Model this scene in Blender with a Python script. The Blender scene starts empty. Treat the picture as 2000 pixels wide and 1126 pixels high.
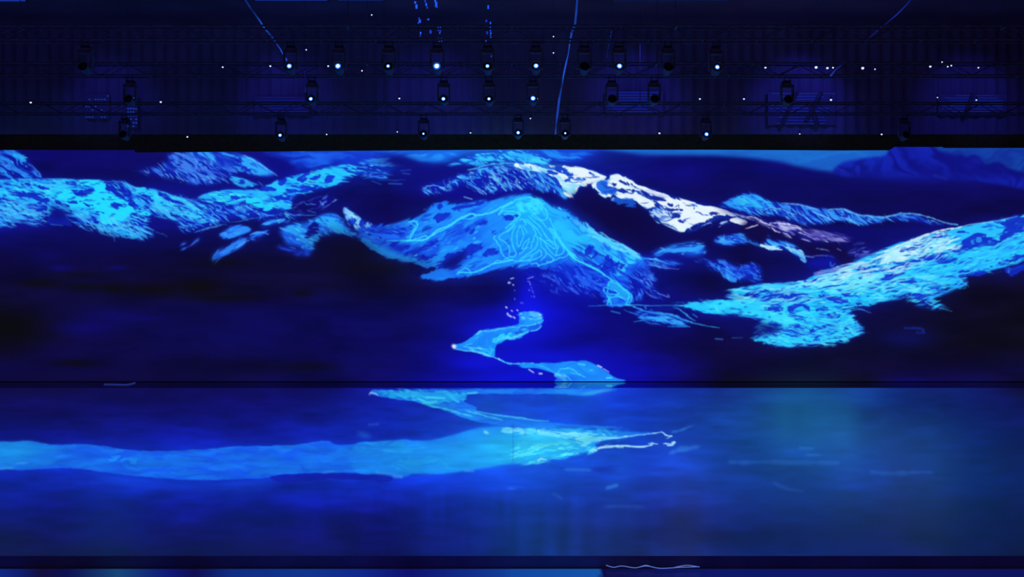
import bpy, bmesh, math, random
from mathutils import Vector, Matrix
# ---------------------------------------------------------------- camera, world, lights, exposure
sc = bpy.context.scene
COL = sc.collection
CAMZ, FPX, CX, CYY = 3.64, 2000.0, 1000.0, 563.0          # eye height; focal length in pixels of the 2000x1126 frame
cd = bpy.data.cameras.new('camera'); cam = bpy.data.objects.new('camera', cd); COL.objects.link(cam)
cd.sensor_width = 36; cd.lens = 36; cd.clip_end = 300
cam.location = (0, 0, CAMZ); cam.rotation_euler = (math.pi / 2, 0, 0)
sc.camera = cam
sc.view_settings.view_transform = 'Standard'; sc.view_settings.look = 'None'
sc.view_settings.exposure = 0; sc.view_settings.gamma = 1; sc.view_settings.use_curve_mapping = False
w = bpy.data.worlds.new('world'); sc.world = w; w.use_nodes = True
bgn = w.node_tree.nodes['Background']; bgn.inputs[0].default_value = (.98, .62, 1.0, 1); bgn.inputs[1].default_value = .043

def at(px, py, D):                                          # where a line of sight meets depth D
    return Vector(((px - CX) * D / FPX, D, CAMZ + (CYY - py) * D / FPX))

def spot(name, loc, target, energy, angle, col, blend=.8, size=.15):
    l = bpy.data.lights.new(name, 'SPOT'); o = bpy.data.objects.new(name, l); COL.objects.link(o)
    l.energy = energy; l.spot_size = math.radians(angle); l.spot_blend = blend; l.color = col; l.shadow_soft_size = size
    o.location = loc; d = Vector(target) - Vector(loc); o.rotation_euler = d.to_track_quat('-Z', 'Y').to_euler()
    return o
# unseen blue wash lights added near the rear truss to brighten the back wall
for px, py, e in ((215, 210, 90), (560, 200, 120), (840, 190, 100), (1240, 195, 150), (1560, 205, 190), (1890, 205, 130)):
    p = at(px, py, 40.9)
    spot('added_wash', (p.x, 37.2, p.z + 1.6), p, e, 68, (.035, .06, 1))
# ---------------------------------------------------------------- picture shown on the LED wall and the LED floor
import numpy as np, math
OX, OY, PW, PH = 160, 280, 2320, 850           # picture array: x -160..2160, y 280..1130
rng = np.random.RandomState(7)
TAB = rng.rand(256, 256).astype(np.float32)
IMG = np.zeros((PH, PW, 3), np.float32)
LAB = np.zeros((PH, PW), np.int16)              # which picture element every spot belongs to

FR = {'P': (0, 0, 1), 'A': (0, 280, 4.505), 'B': (350, 280, 4.505), 'C': (700, 280, 4.505), 'D': (1050, 280, 4.505),
      'E': (1400, 280, 4.503), 'F': (1650, 280, 4.503), 'G': (750, 380, 4), 'H': (850, 560, 5), 'I': (1150, 500, 3.636),
      'J': (1500, 420, 3.754), 'K': (0, 480, 2.857), 'L': (0, 730, 2.5), 'M': (700, 730, 2.857), 'N': (1300, 730, 2.857)}

def pts(f, p):
    x0, y0, s = FR[f]
    return np.array([(x0 + a / s + OX, y0 + b / s - OY) for a, b in p], np.float32)

def smooth_curve(P, closed, n=5):
    P = np.asarray(P); N = len(P)
    if N < 3: return P
    out = []
    rngi = range(N if closed else N - 1)
    for i in rngi:
        if closed: p0, p1, p2, p3 = P[i - 1], P[i], P[(i + 1) % N], P[(i + 2) % N]
        else: p0, p1, p2, p3 = P[max(i - 1, 0)], P[i], P[i + 1], P[min(i + 2, N - 1)]
        for k in range(n):
            t = k / n
            out.append(.5 * (2 * p1 + (p2 - p0) * t + (2 * p0 - 5 * p1 + 4 * p2 - p3) * t * t + (3 * p1 - p0 - 3 * p2 + p3) * t ** 3))
    if not closed: out.append(P[-1])
    return np.array(out, np.float32)

def vnoise(u, v, seed):
    u = u + seed * 37.17; v = v + seed * 91.73
    iu = np.floor(u).astype(np.int32); iv = np.floor(v).astype(np.int32)
    fu = u - iu; fv = v - iv
    fu = fu * fu * fu * (fu * (fu * 6 - 15) + 10); fv = fv * fv * fv * (fv * (fv * 6 - 15) + 10)
    a = TAB[iv & 255, iu & 255]; b = TAB[iv & 255, (iu + 1) & 255]
    c = TAB[(iv + 1) & 255, iu & 255]; d = TAB[(iv + 1) & 255, (iu + 1) & 255]
    return a + (b - a) * fu + (c - a) * fv + (a - b - c + d) * fu * fv

def fbm(u, v, seed, octv=4, gain=.5):
    s = 0; a = 1; t = 0
    for k in range(octv):
        s = s + a * vnoise(u * 2 ** k * 1.01, v * 2 ** k * 1.01, seed + k * 3); t += a; a *= gain
    return s / t

def flow_uv(x, y, ang, seed, warp=1.0):
    c, s = math.cos(math.radians(ang)), math.sin(math.radians(ang))
    wx = (fbm(x / 60, y / 40, seed + 50, 2) - .5) * 46 * warp; wy = (fbm(x / 55, y / 36, seed + 70, 2) - .5) * 30 * warp
    wy = wy + (fbm(x / 13, y / 9, seed + 90, 2) - .5) * 7 * warp
    X = x + wx; Y = y + wy
    return X * c + Y * s, -X * s + Y * c

def flow_noise(x, y, ang, su, sv, seed, warp=1.0, ridge=.45, octv=3):
    u, v = flow_uv(x, y, ang, seed, warp)
    u = u / su; v = v / sv
    n = fbm(u, v, seed, octv, .5)
    r = 1 - np.abs(2 * fbm(u * .8 + 9, v * .8, seed + 11, 2, .55) - 1)
    n = n * (1 - ridge) + ridge * r * .75
    n = (n - n.mean()) / (n.std() + 1e-6)
    return .5 * (1 + np.tanh(.95 * n))

def threads(x, y, ang, seed, su=20, sv=5.5, warp=1.0):
    """fine lens-shaped flecks and threads lying along the slope, 0..1"""
    u, v = flow_uv(x, y, ang, seed + 200, warp)
    a = fbm(u / su, v / sv, seed + 21, 2, .5)
    a = sstep(.56, .68, a)
    r = 1 - np.abs(2 * vnoise(u / (su * 1.6), v / (sv * 1.7), seed + 31) - 1)
    g = vnoise(u / 26, v / 11, seed + 41)
    return np.clip(a * .8 + sstep(.86, .96, r) * sstep(.35, .6, g), 0, 1)

def sstep(a, b, x):
    t = np.clip((x - a) / (b - a), 0, 1)
    return t * t * (3 - 2 * t)

def box1(a, r, axis):
    if r < 1: return a
    pad = [(0, 0)] * a.ndim; pad[axis] = (r + 1, r)
    c = np.cumsum(np.pad(a, pad, mode='edge'), axis=axis, dtype=np.float64)
    n = a.shape[axis]
    hi = np.take(c, range(2 * r + 1, 2 * r + 1 + n), axis=axis); lo = np.take(c, range(0, n), axis=axis)
    return ((hi - lo) / (2 * r + 1)).astype(np.float32)

def blur(a, sx, sy=None):
    sy = sx if sy is None else sy
    for k in range(3):
        a = box1(a, int(round(sx)), 1); a = box1(a, int(round(sy)), 0)
    return a

def bbox(P, m):
    x0 = max(int(P[:, 0].min() - m), 0); x1 = min(int(P[:, 0].max() + m) + 1, PW)
    y0 = max(int(P[:, 1].min() - m), 0); y1 = min(int(P[:, 1].max() + m) + 1, PH)
    return x0, x1, y0, y1

def fill(P, b):
    x0, x1, y0, y1 = b
    W = x1 - x0; Hh = y1 - y0
    SS = 2
    acc = np.zeros((Hh, W), np.float32)
    xs = np.arange(x0, x1) + .5
    X0, Y0 = P[:, 0], P[:, 1]; X1, Y1 = np.roll(X0, -1), np.roll(Y0, -1)
    for j in range(Hh * SS):
        yy = y0 + (j + .5) / SS
        h = ((Y0 <= yy) != (Y1 <= yy))
        if not h.any(): continue
        xc = np.sort(X0[h] + (yy - Y0[h]) / (Y1[h] - Y0[h]) * (X1[h] - X0[h]))
        row = acc[j // SS]
        for k in range(0, len(xc) - 1, 2):
            row += np.clip(np.minimum(xc[k + 1], xs + .5) - np.maximum(xc[k], xs - .5), 0, 1) / SS
    return acc

def C(*c): return np.array(c, np.float32) / 255

SEED = [1]
def region(f, p, soft, closed=True, sm=True, grow=0):
    P = pts(f, p)
    if sm: P = smooth_curve(P, True)
    b = bbox(P, soft * 3.2 + 4)
    if b[1] <= b[0] or b[3] <= b[2]: return None
    m = fill(P, b)
    if soft >= 1: m = blur(m, soft)
    y, x = np.mgrid[b[2]:b[3], b[0]:b[1]].astype(np.float32)
    return b, m, x, y

CLIP = [None]
def clip_to(f, p, soft=2):
    if f is None: CLIP[0] = None; return
    b, m, x, y = region(f, p, soft)
    CLIP[0] = np.zeros((PH, PW), np.float32); CLIP[0][b[2]:b[3], b[0]:b[1]] = m

def put(b, col, a):
    x0, x1, y0, y1 = b
    v = IMG[y0:y1, x0:x1]
    if CLIP[0] is not None: a = a * CLIP[0][y0:y1, x0:x1]
    v += (col - v) * a[..., None]

def flecks(b, m, ang, n, L, W, col, a, seed, jit=10, var=.1, bend=.3):
    """scatter lens-shaped flecks lying along the slope"""
    r_ = np.random.RandomState(seed * 13 + 5)
    x0, x1, y0, y1 = b
    k = 0; tries = 0
    while k < n and tries < n * 12:
        tries += 1
        cx = x0 + r_.rand() * (x1 - x0); cy = y0 + r_.rand() * (y1 - y0)
        mv = m[min(int(cy) - y0, m.shape[0] - 1), min(int(cx) - x0, m.shape[1] - 1)]
        if r_.rand() > mv: continue
        k += 1
        l = L * (.45 + 1.1 * r_.rand() ** 1.5); w = W * (.5 + .9 * r_.rand()); th = math.radians(ang + jit * r_.randn()); be = bend * l * r_.randn() * .5; br = 1 + var * r_.randn(); sk = .5 * r_.randn()
        R = int(l + w + 3)
        ix, iy = int(cx), int(cy)
        xa, xb, ya, yb = max(ix - R, 0), min(ix + R, PW), max(iy - R, 0), min(iy + R, PH)
        if xb <= xa or yb <= ya: continue
        X = (np.arange(xa, xb) - cx)[None].astype(np.float32); Y = (np.arange(ya, yb) - cy)[:, None].astype(np.float32)
        c, s = math.cos(th), math.sin(th)
        u = (X * c + Y * s) / l; v = -X * s + Y * c + be * u * u
        wu = w * (1 - u * u) * (1 + np.clip(sk * u, -.6, .6))
        al = np.clip(wu - np.abs(v) + .45, 0, 1) * (np.abs(u) < 1)
        put((xa, xb, ya, yb), np.clip(col * br, 0, 1), al * (a * (.55 + .45 * r_.rand()) * min(1, mv * 1.6)))

def mass(f, p, ang=20, cov=.6, col=C(40, 190, 255), col2=None, lo=None, glow=0., su=34, sv=7, soft=4, edge=.10, ridge=.45, warp=1., fil=.6, fleck=.6, fade=None, amp=1., seed=None, hard=False):
    """a body of snow: blue glow underneath, soft patches, then sharp light and dark flecks along the slope"""
    SEED[0] += 1
    sd = SEED[0] if seed is None else seed
    r = region(f, p, soft)
    if r is None: return
    b, m, x, y = r
    if fade is None: fade = 3 if soft >= 2 and lo is not None else 0
    if fade:
        q = blur(m, fade); k = int(fade * 1.5)
        q = np.vstack([q[k:], np.repeat(q[-1:], k, 0)])
        m = m * np.clip(q * 1.15, 0, 1)
    if lo is not None: put(b, lo, np.clip(m * glow, 0, 1))
    n = flow_noise(x, y, ang, su * 1.3, sv, sd, warp * .7, ridge, 2 if not hard else 3)
    t = 1 - cov * (np.clip(m * 1.25, 0, 1) if not fade else m)
    e = edge * (1.4 if hard else 2.8)
    s = sstep(t - e, t + e, n) * np.clip(m * 3, 0, 1)
    if col2 is None: col2 = col * np.float32(.72)
    q = fbm(x / 38, y / 20, sd + 5, 3); q = np.clip((q - .35) * 3.3, 0, 1)
    q = np.clip(q * .45 + .62 * sstep(-.05, .4, n - t), 0, 1)[..., None]
    put(b, col2 + (col - col2) * q, s * amp * (1 if hard else .92))
    area = float(m.sum())
    if fleck:
        dk = lo if lo is not None else C(20, 60, 205)
        flecks(b, np.clip(m, 0, 1) * (.25 + .75 * s), ang, int(area * .0055 * fleck / .6), su * .28, sv * .25, dk * .95, .85, sd + 1)
    if fil:
        lc = np.clip(col * 1.06 + .07, 0, 1)
        flecks(b, np.clip(m * 1.1, 0, 1) * (1 - .35 * s), ang + 3, int(area * .0125 * fil / .6 * (.5 + cov * .6)), su * .24, sv * .17, lc, .9 * amp, sd + 2)

def solid(f, p, col, soft=1, amp=1., rough=0., col2=None, ang=0, su=40, sv=12, fil=.28, dark=C(18, 74, 210)):
    SEED[0] += 1
    r = region(f, p, max(soft, 1))
    if r is None: return
    b, m, x, y = r
    if rough:
        n = flow_noise(x, y, ang, 17, 5.5, SEED[0], .8)
        m = sstep(.30, .70, m + 1.25 * rough * (n - .5)) * np.clip(m * 5 - .3, 0, 1)
    if col2 is not None:
        q = flow_noise(x, y, ang, su, sv, SEED[0] + 3, 1)[..., None]
        col = col + (col2 - col) * q
    put(b, col, m * amp)
    if rough and fil > .05 and f in 'ABCDEFIJ':
        flecks(b, m, ang, int(m.sum() * .0045 * fil / .28), 8.5, 1.5, dark, .8, SEED[0] + 4)

def blob(x, y, rx, ry, col, a):
    x += OX; y -= OY
    x0, x1 = max(int(x - 2.6 * rx), 0), min(int(x + 2.6 * rx), PW); y0, y1 = max(int(y - 2.6 * ry), 0), min(int(y + 2.6 * ry), PH)
    if x1 <= x0 or y1 <= y0: return
    Y, X = np.mgrid[y0:y1, x0:x1].astype(np.float32)
    put((x0, x1, y0, y1), col, a * np.exp(-(((X - x) / rx) ** 2 + ((Y - y) / ry) ** 2)))

def stroke(f, p, col, w=2., a=1., soft=.8, sm=True, taper=.5, wob=.9):
    P = pts(f, p); SEED[0] += 1
    if sm: P = smooth_curve(P, False, 6)
    elif len(P) > 2: wob = 0
    if sm and wob and len(P) > 6:
        k_ = np.random.RandomState(SEED[0]).randn(len(P), 2) * .55
        P = P + ((k_ + np.roll(k_, 1, 0) + np.roll(k_, -1, 0)) / 2).astype(np.float32)
    b = bbox(P, w * 2 + soft * 3 + 2)
    if b[1] <= b[0] or b[3] <= b[2]: return
    N = len(P) - 1
    acc = np.zeros((b[3] - b[2], b[1] - b[0]), np.float32)
    for i in range(N):
        A, B = P[i], P[i + 1]
        t0 = (i + .5) / N
        wi = w * (1 - taper * abs(2 * t0 - 1)) * (1 + wob * (float(TAB[(i * 7 + SEED[0]) & 255, (i // 3 + SEED[0] * 3) & 255]) - .5)) / 2
        x0 = max(int(min(A[0], B[0]) - wi - soft * 2 - 1), b[0]); x1 = min(int(max(A[0], B[0]) + wi + soft * 2 + 2), b[1])
        y0 = max(int(min(A[1], B[1]) - wi - soft * 2 - 1), b[2]); y1 = min(int(max(A[1], B[1]) + wi + soft * 2 + 2), b[3])
        if x1 <= x0 or y1 <= y0: continue
        Y, X = np.mgrid[y0:y1, x0:x1].astype(np.float32); X += .5; Y += .5
        d = B - A; L = float(d @ d) + 1e-6
        t = np.clip(((X - A[0]) * d[0] + (Y - A[1]) * d[1]) / L, 0, 1)
        D = np.hypot(X - A[0] - t * d[0], Y - A[1] - t * d[1])
        v = acc[y0 - b[2]:y1 - b[2], x0 - b[0]:x1 - b[0]]
        np.maximum(v, np.clip((wi + soft - D) / (2 * soft), 0, 1), out=v)
    put(b, col, acc * a)

def label(k, f, p, sm=True):
    r = region(f, p, 0, sm=sm)
    if r is None: return
    b, m, x, y = r
    LAB[b[2]:b[3], b[0]:b[1]][m > .5] = k

CY = C(34, 214, 255); CY2 = C(28, 150, 255); AZ = C(38, 145, 255); AZ2 = C(18, 70, 225); WH = C(232, 247, 255); WH2 = C(165, 225, 250)
NV = C(13, 12, 92); DK = C(14, 11, 60); BLK = C(13, 12, 26); DB = C(15, 24, 150); RB = C(16, 22, 175)
# ---- wall: ground tones
def grad_rows(rows):
    """rows: (y, [(x, colour), ...]) key rows of the ground tone, interpolated"""
    gx = np.arange(PW) - OX
    ys = [r[0] - OY for r in rows]
    L = []
    for y, st in rows:
        xs = [s[0] for s in st]; cs = np.array([s[1] for s in st], np.float32) / 255
        L.append(np.stack([np.interp(gx, xs, cs[:, k]) for k in range(3)], 1))
    L = np.array(L, np.float32)
    yy = np.arange(PH)
    for i in range(len(ys) - 1):
        y0, y1 = max(ys[i], 0), min(ys[i + 1], PH)
        if y1 <= y0: continue
        t = ((yy[y0:y1] - ys[i]) / (ys[i + 1] - ys[i]))[:, None, None]
        IMG[y0:y1] = L[i][None] * (1 - t) + L[i + 1][None] * t

grad_rows([
 (280, [(0, (12, 10, 105)), (300, (16, 14, 110)), (560, (18, 20, 130)), (700, (26, 90, 225)), (950, (30, 120, 240)), (1150, (22, 60, 200)), (1300, (13, 12, 110)), (2000, (14, 14, 110))]),
 (330, [(0, (12, 10, 95)), (300, (15, 12, 100)), (560, (14, 16, 130)), (700, (16, 30, 160)), (950, (14, 16, 120)), (1150, (16, 20, 130)), (1300, (13, 11, 105)), (1750, (14, 14, 120)), (2000, (13, 14, 105))]),
 (380, [(0, (14, 14, 120)), (560, (16, 20, 130)), (760, (13, 10, 88)), (900, (14, 12, 120)), (1150, (14, 10, 90)), (1350, (13, 11, 88)), (1700, (14, 10, 82)), (2000, (14, 10, 80))]),
 (440, [(0, (14, 16, 130)), (400, (14, 14, 110)), (760, (13, 10, 82)), (1000, (18, 60, 220)), (1250, (14, 9, 72)), (1500, (13, 10, 84)), (1800, (13, 10, 72)), (2000, (14, 12, 90))]),
 (500, [(0, (13, 10, 70)), (360, (13, 10, 60)), (480, (13, 12, 62)), (700, (13, 11, 48)), (900, (16, 40, 180)), (1250, (14, 20, 150)), (1450, (14, 10, 70)), (1700, (15, 16, 120)), (2000, (15, 14, 90))]),
 (560, [(0, (14, 11, 58)), (380, (13, 11, 44)), (760, (13, 11, 52)), (960, (13, 12, 95)), (1050, (14, 16, 170)), (1250, (15, 18, 140)), (1380, (13, 10, 70)), (1650, (14, 16, 110)), (1900, (13, 11, 40)), (2000, (13, 11, 40))]),
 (610, [(0, (13, 12, 36)), (120, (13, 11, 62)), (500, (13, 11, 84)), (820, (13, 11, 92)), (960, (13, 12, 138)), (1040, (14, 15, 195)), (1180, (14, 12, 130)), (1400, (13, 12, 100)), (1650, (14, 12, 80)), (1850, (13, 11, 40)), (2000, (13, 12, 30))]),
 (670, [(0, (13, 12, 34)), (100, (14, 10, 62)), (500, (13, 11, 80)), (780, (13, 11, 96)), (880, (13, 12, 138)), (1000, (14, 14, 176)), (1150, (13, 11, 132)), (1400, (14, 10, 66)), (1600, (13, 11, 50)), (1850, (13, 12, 32)), (2000, (13, 12, 28))]),
 (720, [(0, (14, 10, 70)), (500, (13, 11, 60)), (760, (13, 11, 90)), (900, (13, 13, 150)), (1050, (14, 16, 190)), (1250, (14, 13, 160)), (1400, (13, 10, 60)), (1600, (13, 11, 40)), (1780, (15, 11, 60)), (2000, (14, 12, 60))]),
 (752, [(0, (13, 11, 48)), (300, (13, 11, 56)), (700, (13, 11, 75)), (820, (12, 12, 120)), (1050, (14, 18, 175)), (1250, (14, 12, 140)), (1390, (13, 11, 60)), (1420, (13, 12, 24)), (1690, (13, 12, 26)), (1760, (18, 14, 110)), (2000, (13, 12, 46))]),
 (757, [(0, (13, 11, 62)), (600, (13, 12, 90)), (760, (13, 24, 140)), (1000, (18, 66, 205)), (1250, (16, 50, 175)), (1400, (16, 40, 120)), (1570, (20, 68, 132)), (1750, (15, 46, 130)), (1950, (13, 20, 84)), (2000, (12, 14, 50))]),
 (800, [(0, (13, 12, 82)), (500, (14, 16, 112)), (760, (15, 34, 160)), (1000, (20, 70, 205)), (1250, (17, 54, 180)), (1400, (16, 50, 130)), (1570, (20, 74, 134)), (1750, (15, 48, 122)), (1900, (13, 34, 112)), (2000, (13, 22, 92))]),
 (850, [(0, (14, 20, 140)), (500, (14, 24, 150)), (760, (16, 44, 190)), (1000, (22, 84, 215)), (1250, (18, 66, 205)), (1400, (17, 56, 155)), (1570, (19, 72, 138)), (1750, (15, 50, 118)), (1900, (13, 36, 116)), (2000, (13, 24, 96))]),
 (905, [(0, (15, 40, 185)), (400, (16, 50, 200)), (800, (18, 70, 215)), (1050, (20, 78, 210)), (1250, (18, 60, 190)), (1450, (17, 60, 160)), (1600, (17, 62, 152)), (1800, (14, 44, 125)), (2000, (13, 24, 92))]),
 (940, [(0, (14, 30, 160)), (300, (15, 42, 185)), (560, (15, 40, 190)), (800, (16, 48, 200)), (1050, (18, 62, 195)), (1250, (17, 52, 165)), (1500, (17, 54, 150)), (1700, (15, 48, 140)), (1900, (13, 34, 120)), (2000, (13, 24, 98))]),
 (990, [(0, (13, 16, 120)), (300, (14, 20, 135)), (560, (13, 18, 135)), (800, (14, 26, 150)), (1050, (15, 42, 160)), (1300, (15, 40, 150)), (1500, (16, 42, 140)), (1700, (14, 36, 130)), (1900, (12, 22, 105)), (2000, (13, 14, 84))]),
 (1040, [(0, (16, 11, 80)), (300, (14, 13, 100)), (560, (15, 12, 96)), (750, (13, 16, 112)), (900, (14, 22, 122)), (1050, (15, 42, 140)), (1300, (14, 34, 130)), (1500, (13, 26, 112)), (1750, (14, 24, 104)), (2000, (13, 16, 84))]),
 (1088, [(0, (15, 11, 56)), (300, (13, 14, 62)), (560, (14, 12, 72)), (750, (13, 16, 96)), (900, (13, 24, 118)), (1050, (14, 40, 132)), (1300, (14, 42, 130)), (1500, (13, 36, 128)), (1750, (13, 28, 116)), (2000, (14, 16, 76))]),
 (1130, [(0, (13, 14, 70)), (300, (13, 14, 70)), (1000, (13, 30, 120)), (2000, (14, 16, 70))]),
])
# mottling of the ground
_y, _x = np.mgrid[0:PH, 0:PW].astype(np.float32)
_n = fbm(_x / 120, _y / 34, 3, 4) - .5
IMG *= (1 + .55 * _n)[..., None]
_n = fbm(_x / 60, _y / 22, 31, 3)
IMG[..., 0] += .012 * (_n - .5)
del _n

# ---- sky and far hills
mass('C', [(-700, 60), (0, 60), (1040, 55), (1000, 90), (860, 140), (780, 170), (600, 190), (470, 150), (300, 100), (0, 110), (-300, 150), (-560, 120)], -6, .8, C(34, 150, 255), C(24, 100, 240), C(24, 96, 235), .8, 40, 8, 5, .22, .2, fil=0, fleck=0)
mass('B', [(720, 75), (1100, 65), (1802, 65), (1802, 120), (1500, 190), (1400, 200), (1240, 235), (1040, 250), (960, 180), (800, 130)], -4, .6, C(28, 100, 240), C(18, 50, 200), C(18, 50, 200), .7, 40, 10, 5, .25, .2, fil=0, fleck=0)
solid('B', [(690, 80), (800, 110), (960, 150), (1000, 240), (900, 300), (800, 230)], C(14, 14, 128), 5, .9)
solid('B', [(1310, 150), (1380, 130), (1430, 160), (1380, 185)], C(16, 28, 170), 4, .8)
mass('D', [(-60, 60), (520, 55), (480, 105), (300, 175), (110, 150), (0, 100)], 6, .6, C(34, 140, 250), C(22, 90, 235), C(20, 72, 215), .85, 30, 7, 4, .22, .2, fil=0, fleck=0)
solid('P', [(1180, 280), (1700, 280), (1700, 335), (1640, 337), (1600, 332), (1560, 325), (1500, 312), (1400, 304), (1300, 303), (1240, 300)], C(28, 112, 208), 3, .95, 0, C(26, 96, 198), -4, 120, 12)
solid('P', [(1650, 345), (1640, 320), (1690, 308), (1730, 302), (1744, 284), (1800, 278), (1842, 284), (1855, 305), (1880, 304), (1890, 313), (1905, 307), (1925, 324), (1950, 317), (2000, 340), (2160, 360), (2160, 400), (1900, 352)], C(20, 36, 178), 2.5, .95, 0, C(14, 16, 125), 40, 40, 20)
solid('P', [(1842, 280), (2170, 280), (2170, 345), (2000, 336), (1950, 316), (1925, 320), (1905, 303), (1888, 308), (1878, 302), (1858, 303)], C(20, 70, 170), 2, .95, 0, C(16, 46, 150), -10, 60, 16)
stroke('F', [(780, 280), (830, 290), (890, 310)], C(50, 60, 200), 4, .6, 3)
blob(1770, 345, 130, 14, C(18, 26, 150), .6)
blob(1880, 330, 40, 30, C(15, 18, 130), .7)
blob(1600, 370, 200, 26, NV, .6)

# ---- A : upper left corner hill
mass('A', [(-700, 90), (-200, 50), (0, 60), (130, 60), (215, 105), (290, 190), (345, 250), (375, 310), (200, 330), (-700, 330)], 34, .4, C(45, 160, 250), C(25, 80, 225), C(14, 24, 150), .9, 30, 6, 3, .12, .5, fil=0.3, fleck=0.4)
solid('A', [(120, 90), (170, 85), (215, 108), (250, 160), (265, 195), (225, 185), (180, 155), (140, 130)], C(40, 180, 250), 2.5, .8, .8)
stroke('A', [(250, 180), (300, 215), (345, 260), (360, 300)], C(90, 160, 245), 1.5, .7, 1)
stroke('A', [(20, 180), (55, 190), (90, 200)], C(90, 150, 240), 2.5, .7, 1)

# ---- B : hills behind, upper left
mass('A', [(1150, 240), (1300, 220), (1430, 190), (1520, 90), (1800, 72), (2000, 90), (2100, 250), (2000, 330), (1840, 370), (1700, 370), (1560, 330), (1430, 300), (1300, 280)], 32, .55, C(60, 130, 240), C(30, 80, 225), C(15, 34, 175), .85, 34, 6, 5, .12, .5)
mass('B', [(0, 72), (450, 72), (600, 120), (700, 170), (800, 240), (862, 284), (740, 298), (640, 275), (520, 250), (440, 230), (300, 190), (150, 130)], 32, .5, C(50, 165, 250), C(34, 120, 245), C(20, 50, 200), .75, 36, 7, 4, .12, .4, fil=0.15, fleck=0.3)
mass('B', [(430, 78), (600, 120), (700, 170), (800, 238), (862, 284), (740, 298), (640, 272), (570, 235), (530, 200), (540, 150)], 34, .93, C(48, 170, 252), C(36, 130, 248), C(30, 110, 245), .8, 40, 9, 2.5, .14, .3, fil=0.08, fleck=0.2)
solid('B', [(470, 140), (520, 125), (560, 165), (530, 185)], C(16, 30, 175), 3, .75, .8)
solid('B', [(555, 200), (640, 245), (600, 262), (565, 240)], C(18, 34, 185), 2, .85, .6)
solid('B', [(730, 205), (770, 220), (790, 250), (750, 240)], C(18, 50, 210), 2, .6, .6)
stroke('B', [(560, 105), (640, 140), (760, 212), (862, 283)], C(130, 222, 255), 1.6, .85, 1)
solid('B', [(480, 298), (700, 292), (860, 292), (930, 300), (820, 345), (740, 355), (640, 335)], C(14, 14, 118), 3, .95)
mass('B', [(440, 298), (520, 308), (640, 338), (735, 362), (640, 380), (560, 378), (500, 350)], 22, .9, C(46, 185, 252), C(40, 140, 250), None, 0, 30, 7, 2, .12)
solid('B', [(500, 328), (545, 322), (590, 345), (550, 352)], C(16, 40, 190), 1.5, .9, .6)
stroke('B', [(0, 205), (130, 218), (260, 240), (350, 265), (420, 290)], C(80, 120, 235), 3, .6, 1.5)
for p in ([(100, 255), (150, 300), (200, 360)], [(160, 265), (220, 285), (300, 350)], [(250, 285), (300, 310)], [(320, 290), (390, 320), (440, 350)], [(0, 300), (60, 325), (90, 330)], [(0, 235), (60, 260), (130, 320)]):
    stroke('B', p, C(90, 185, 250), 2.2, .7, 1, taper=.8)
solid('B', [(-100, 400), (200, 390), (480, 378), (600, 395), (450, 412), (250, 440), (100, 470), (-60, 420)], C(14, 14, 118), 5, .9)

# upper right of B / left of C
mass('B', [(1560, 190), (1700, 130), (1802, 108), (1860, 112), (1850, 150), (1960, 180), (2040, 180), (1880, 250), (1802, 330), (1640, 310), (1600, 260)], 8, .4, C(50, 165, 252), C(24, 90, 235), C(16, 50, 195), .7, 26, 5, 4, .1, .55, fil=0.6, fleck=0.3)
solid('C', [(130, 130), (280, 115), (470, 140), (620, 180), (820, 190), (1000, 215), (850, 290), (640, 360), (480, 400), (330, 420), (300, 330), (450, 240), (260, 190)], C(14, 15, 120), 8, .9)
solid('C', [(280, 120), (420, 130), (520, 180), (400, 210), (300, 190)], C(14, 18, 120), 4, .9)
for p, w in (([(0, 240), (70, 275), (20, 290)], 3), ([(40, 310), (160, 285), (300, 282)], 3), ([(170, 320), (300, 325), (410, 320)], 2), ([(370, 240), (460, 232)], 3), ([(390, 262), (450, 268)], 3), ([(270, 352), (380, 356)], 3), ([(60, 300), (140, 300), (220, 270)], 2), ([(120, 330), (200, 360)], 2)):
    stroke('C', p, C(60, 140, 245), w * .7, .45, 1.2, taper=.9)

# ---- C : summit behind the glowing peak
mass('C', [(760, 200), (860, 160), (960, 120), (1080, 85), (1300, 65), (1500, 75), (1700, 155), (1690, 185), (1500, 180), (1300, 182), (1150, 185), (1080, 210), (960, 192), (860, 200)], 18, .62, C(52, 205, 255), C(34, 140, 250), C(20, 84, 230), .75, 22, 5, 2.5, .09, .5, fil=0.5, fleck=0.5)
solid('C', [(1240, 110), (1380, 72), (1520, 78), (1620, 110), (1695, 158), (1640, 178), (1540, 160), (1470, 120), (1400, 130), (1330, 120)], C(64, 215, 255), 3, .85, .7, C(40, 170, 252), 20)
for p in ([(880, 165), (930, 170), (1000, 160)], [(1250, 82), (1290, 80), (1320, 100)], [(1120, 95), (1180, 110), (1210, 140)], [(1380, 165), (1450, 175)]):
    stroke('C', p, C(16, 70, 210), 4, .7, 1.5)
mass('C', [(560, 380), (700, 340), (850, 290), (1000, 245), (1080, 205), (1250, 185), (1450, 192), (1540, 260), (1650, 380), (1700, 430), (1560, 410), (1440, 425), (1300, 425), (1130, 455), (1030, 430), (960, 380), (880, 400), (780, 430), (640, 460), (560, 460)], 42, .2, C(100, 200, 252), C(40, 140, 245), C(15, 32, 180), .85, 17, 4, 3, .07, .6, 1.2, fil=0.95, fleck=0.2)
mass('C', [(860, 300), (1000, 250), (1100, 205), (1250, 192), (1330, 220), (1150, 260), (1060, 320), (900, 330), (780, 400)], 0, .36, C(80, 200, 255), C(44, 150, 250), C(20, 80, 220), .5, 10, 5, 3, .09, .6, fil=1.2, fleck=0.3)
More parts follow.
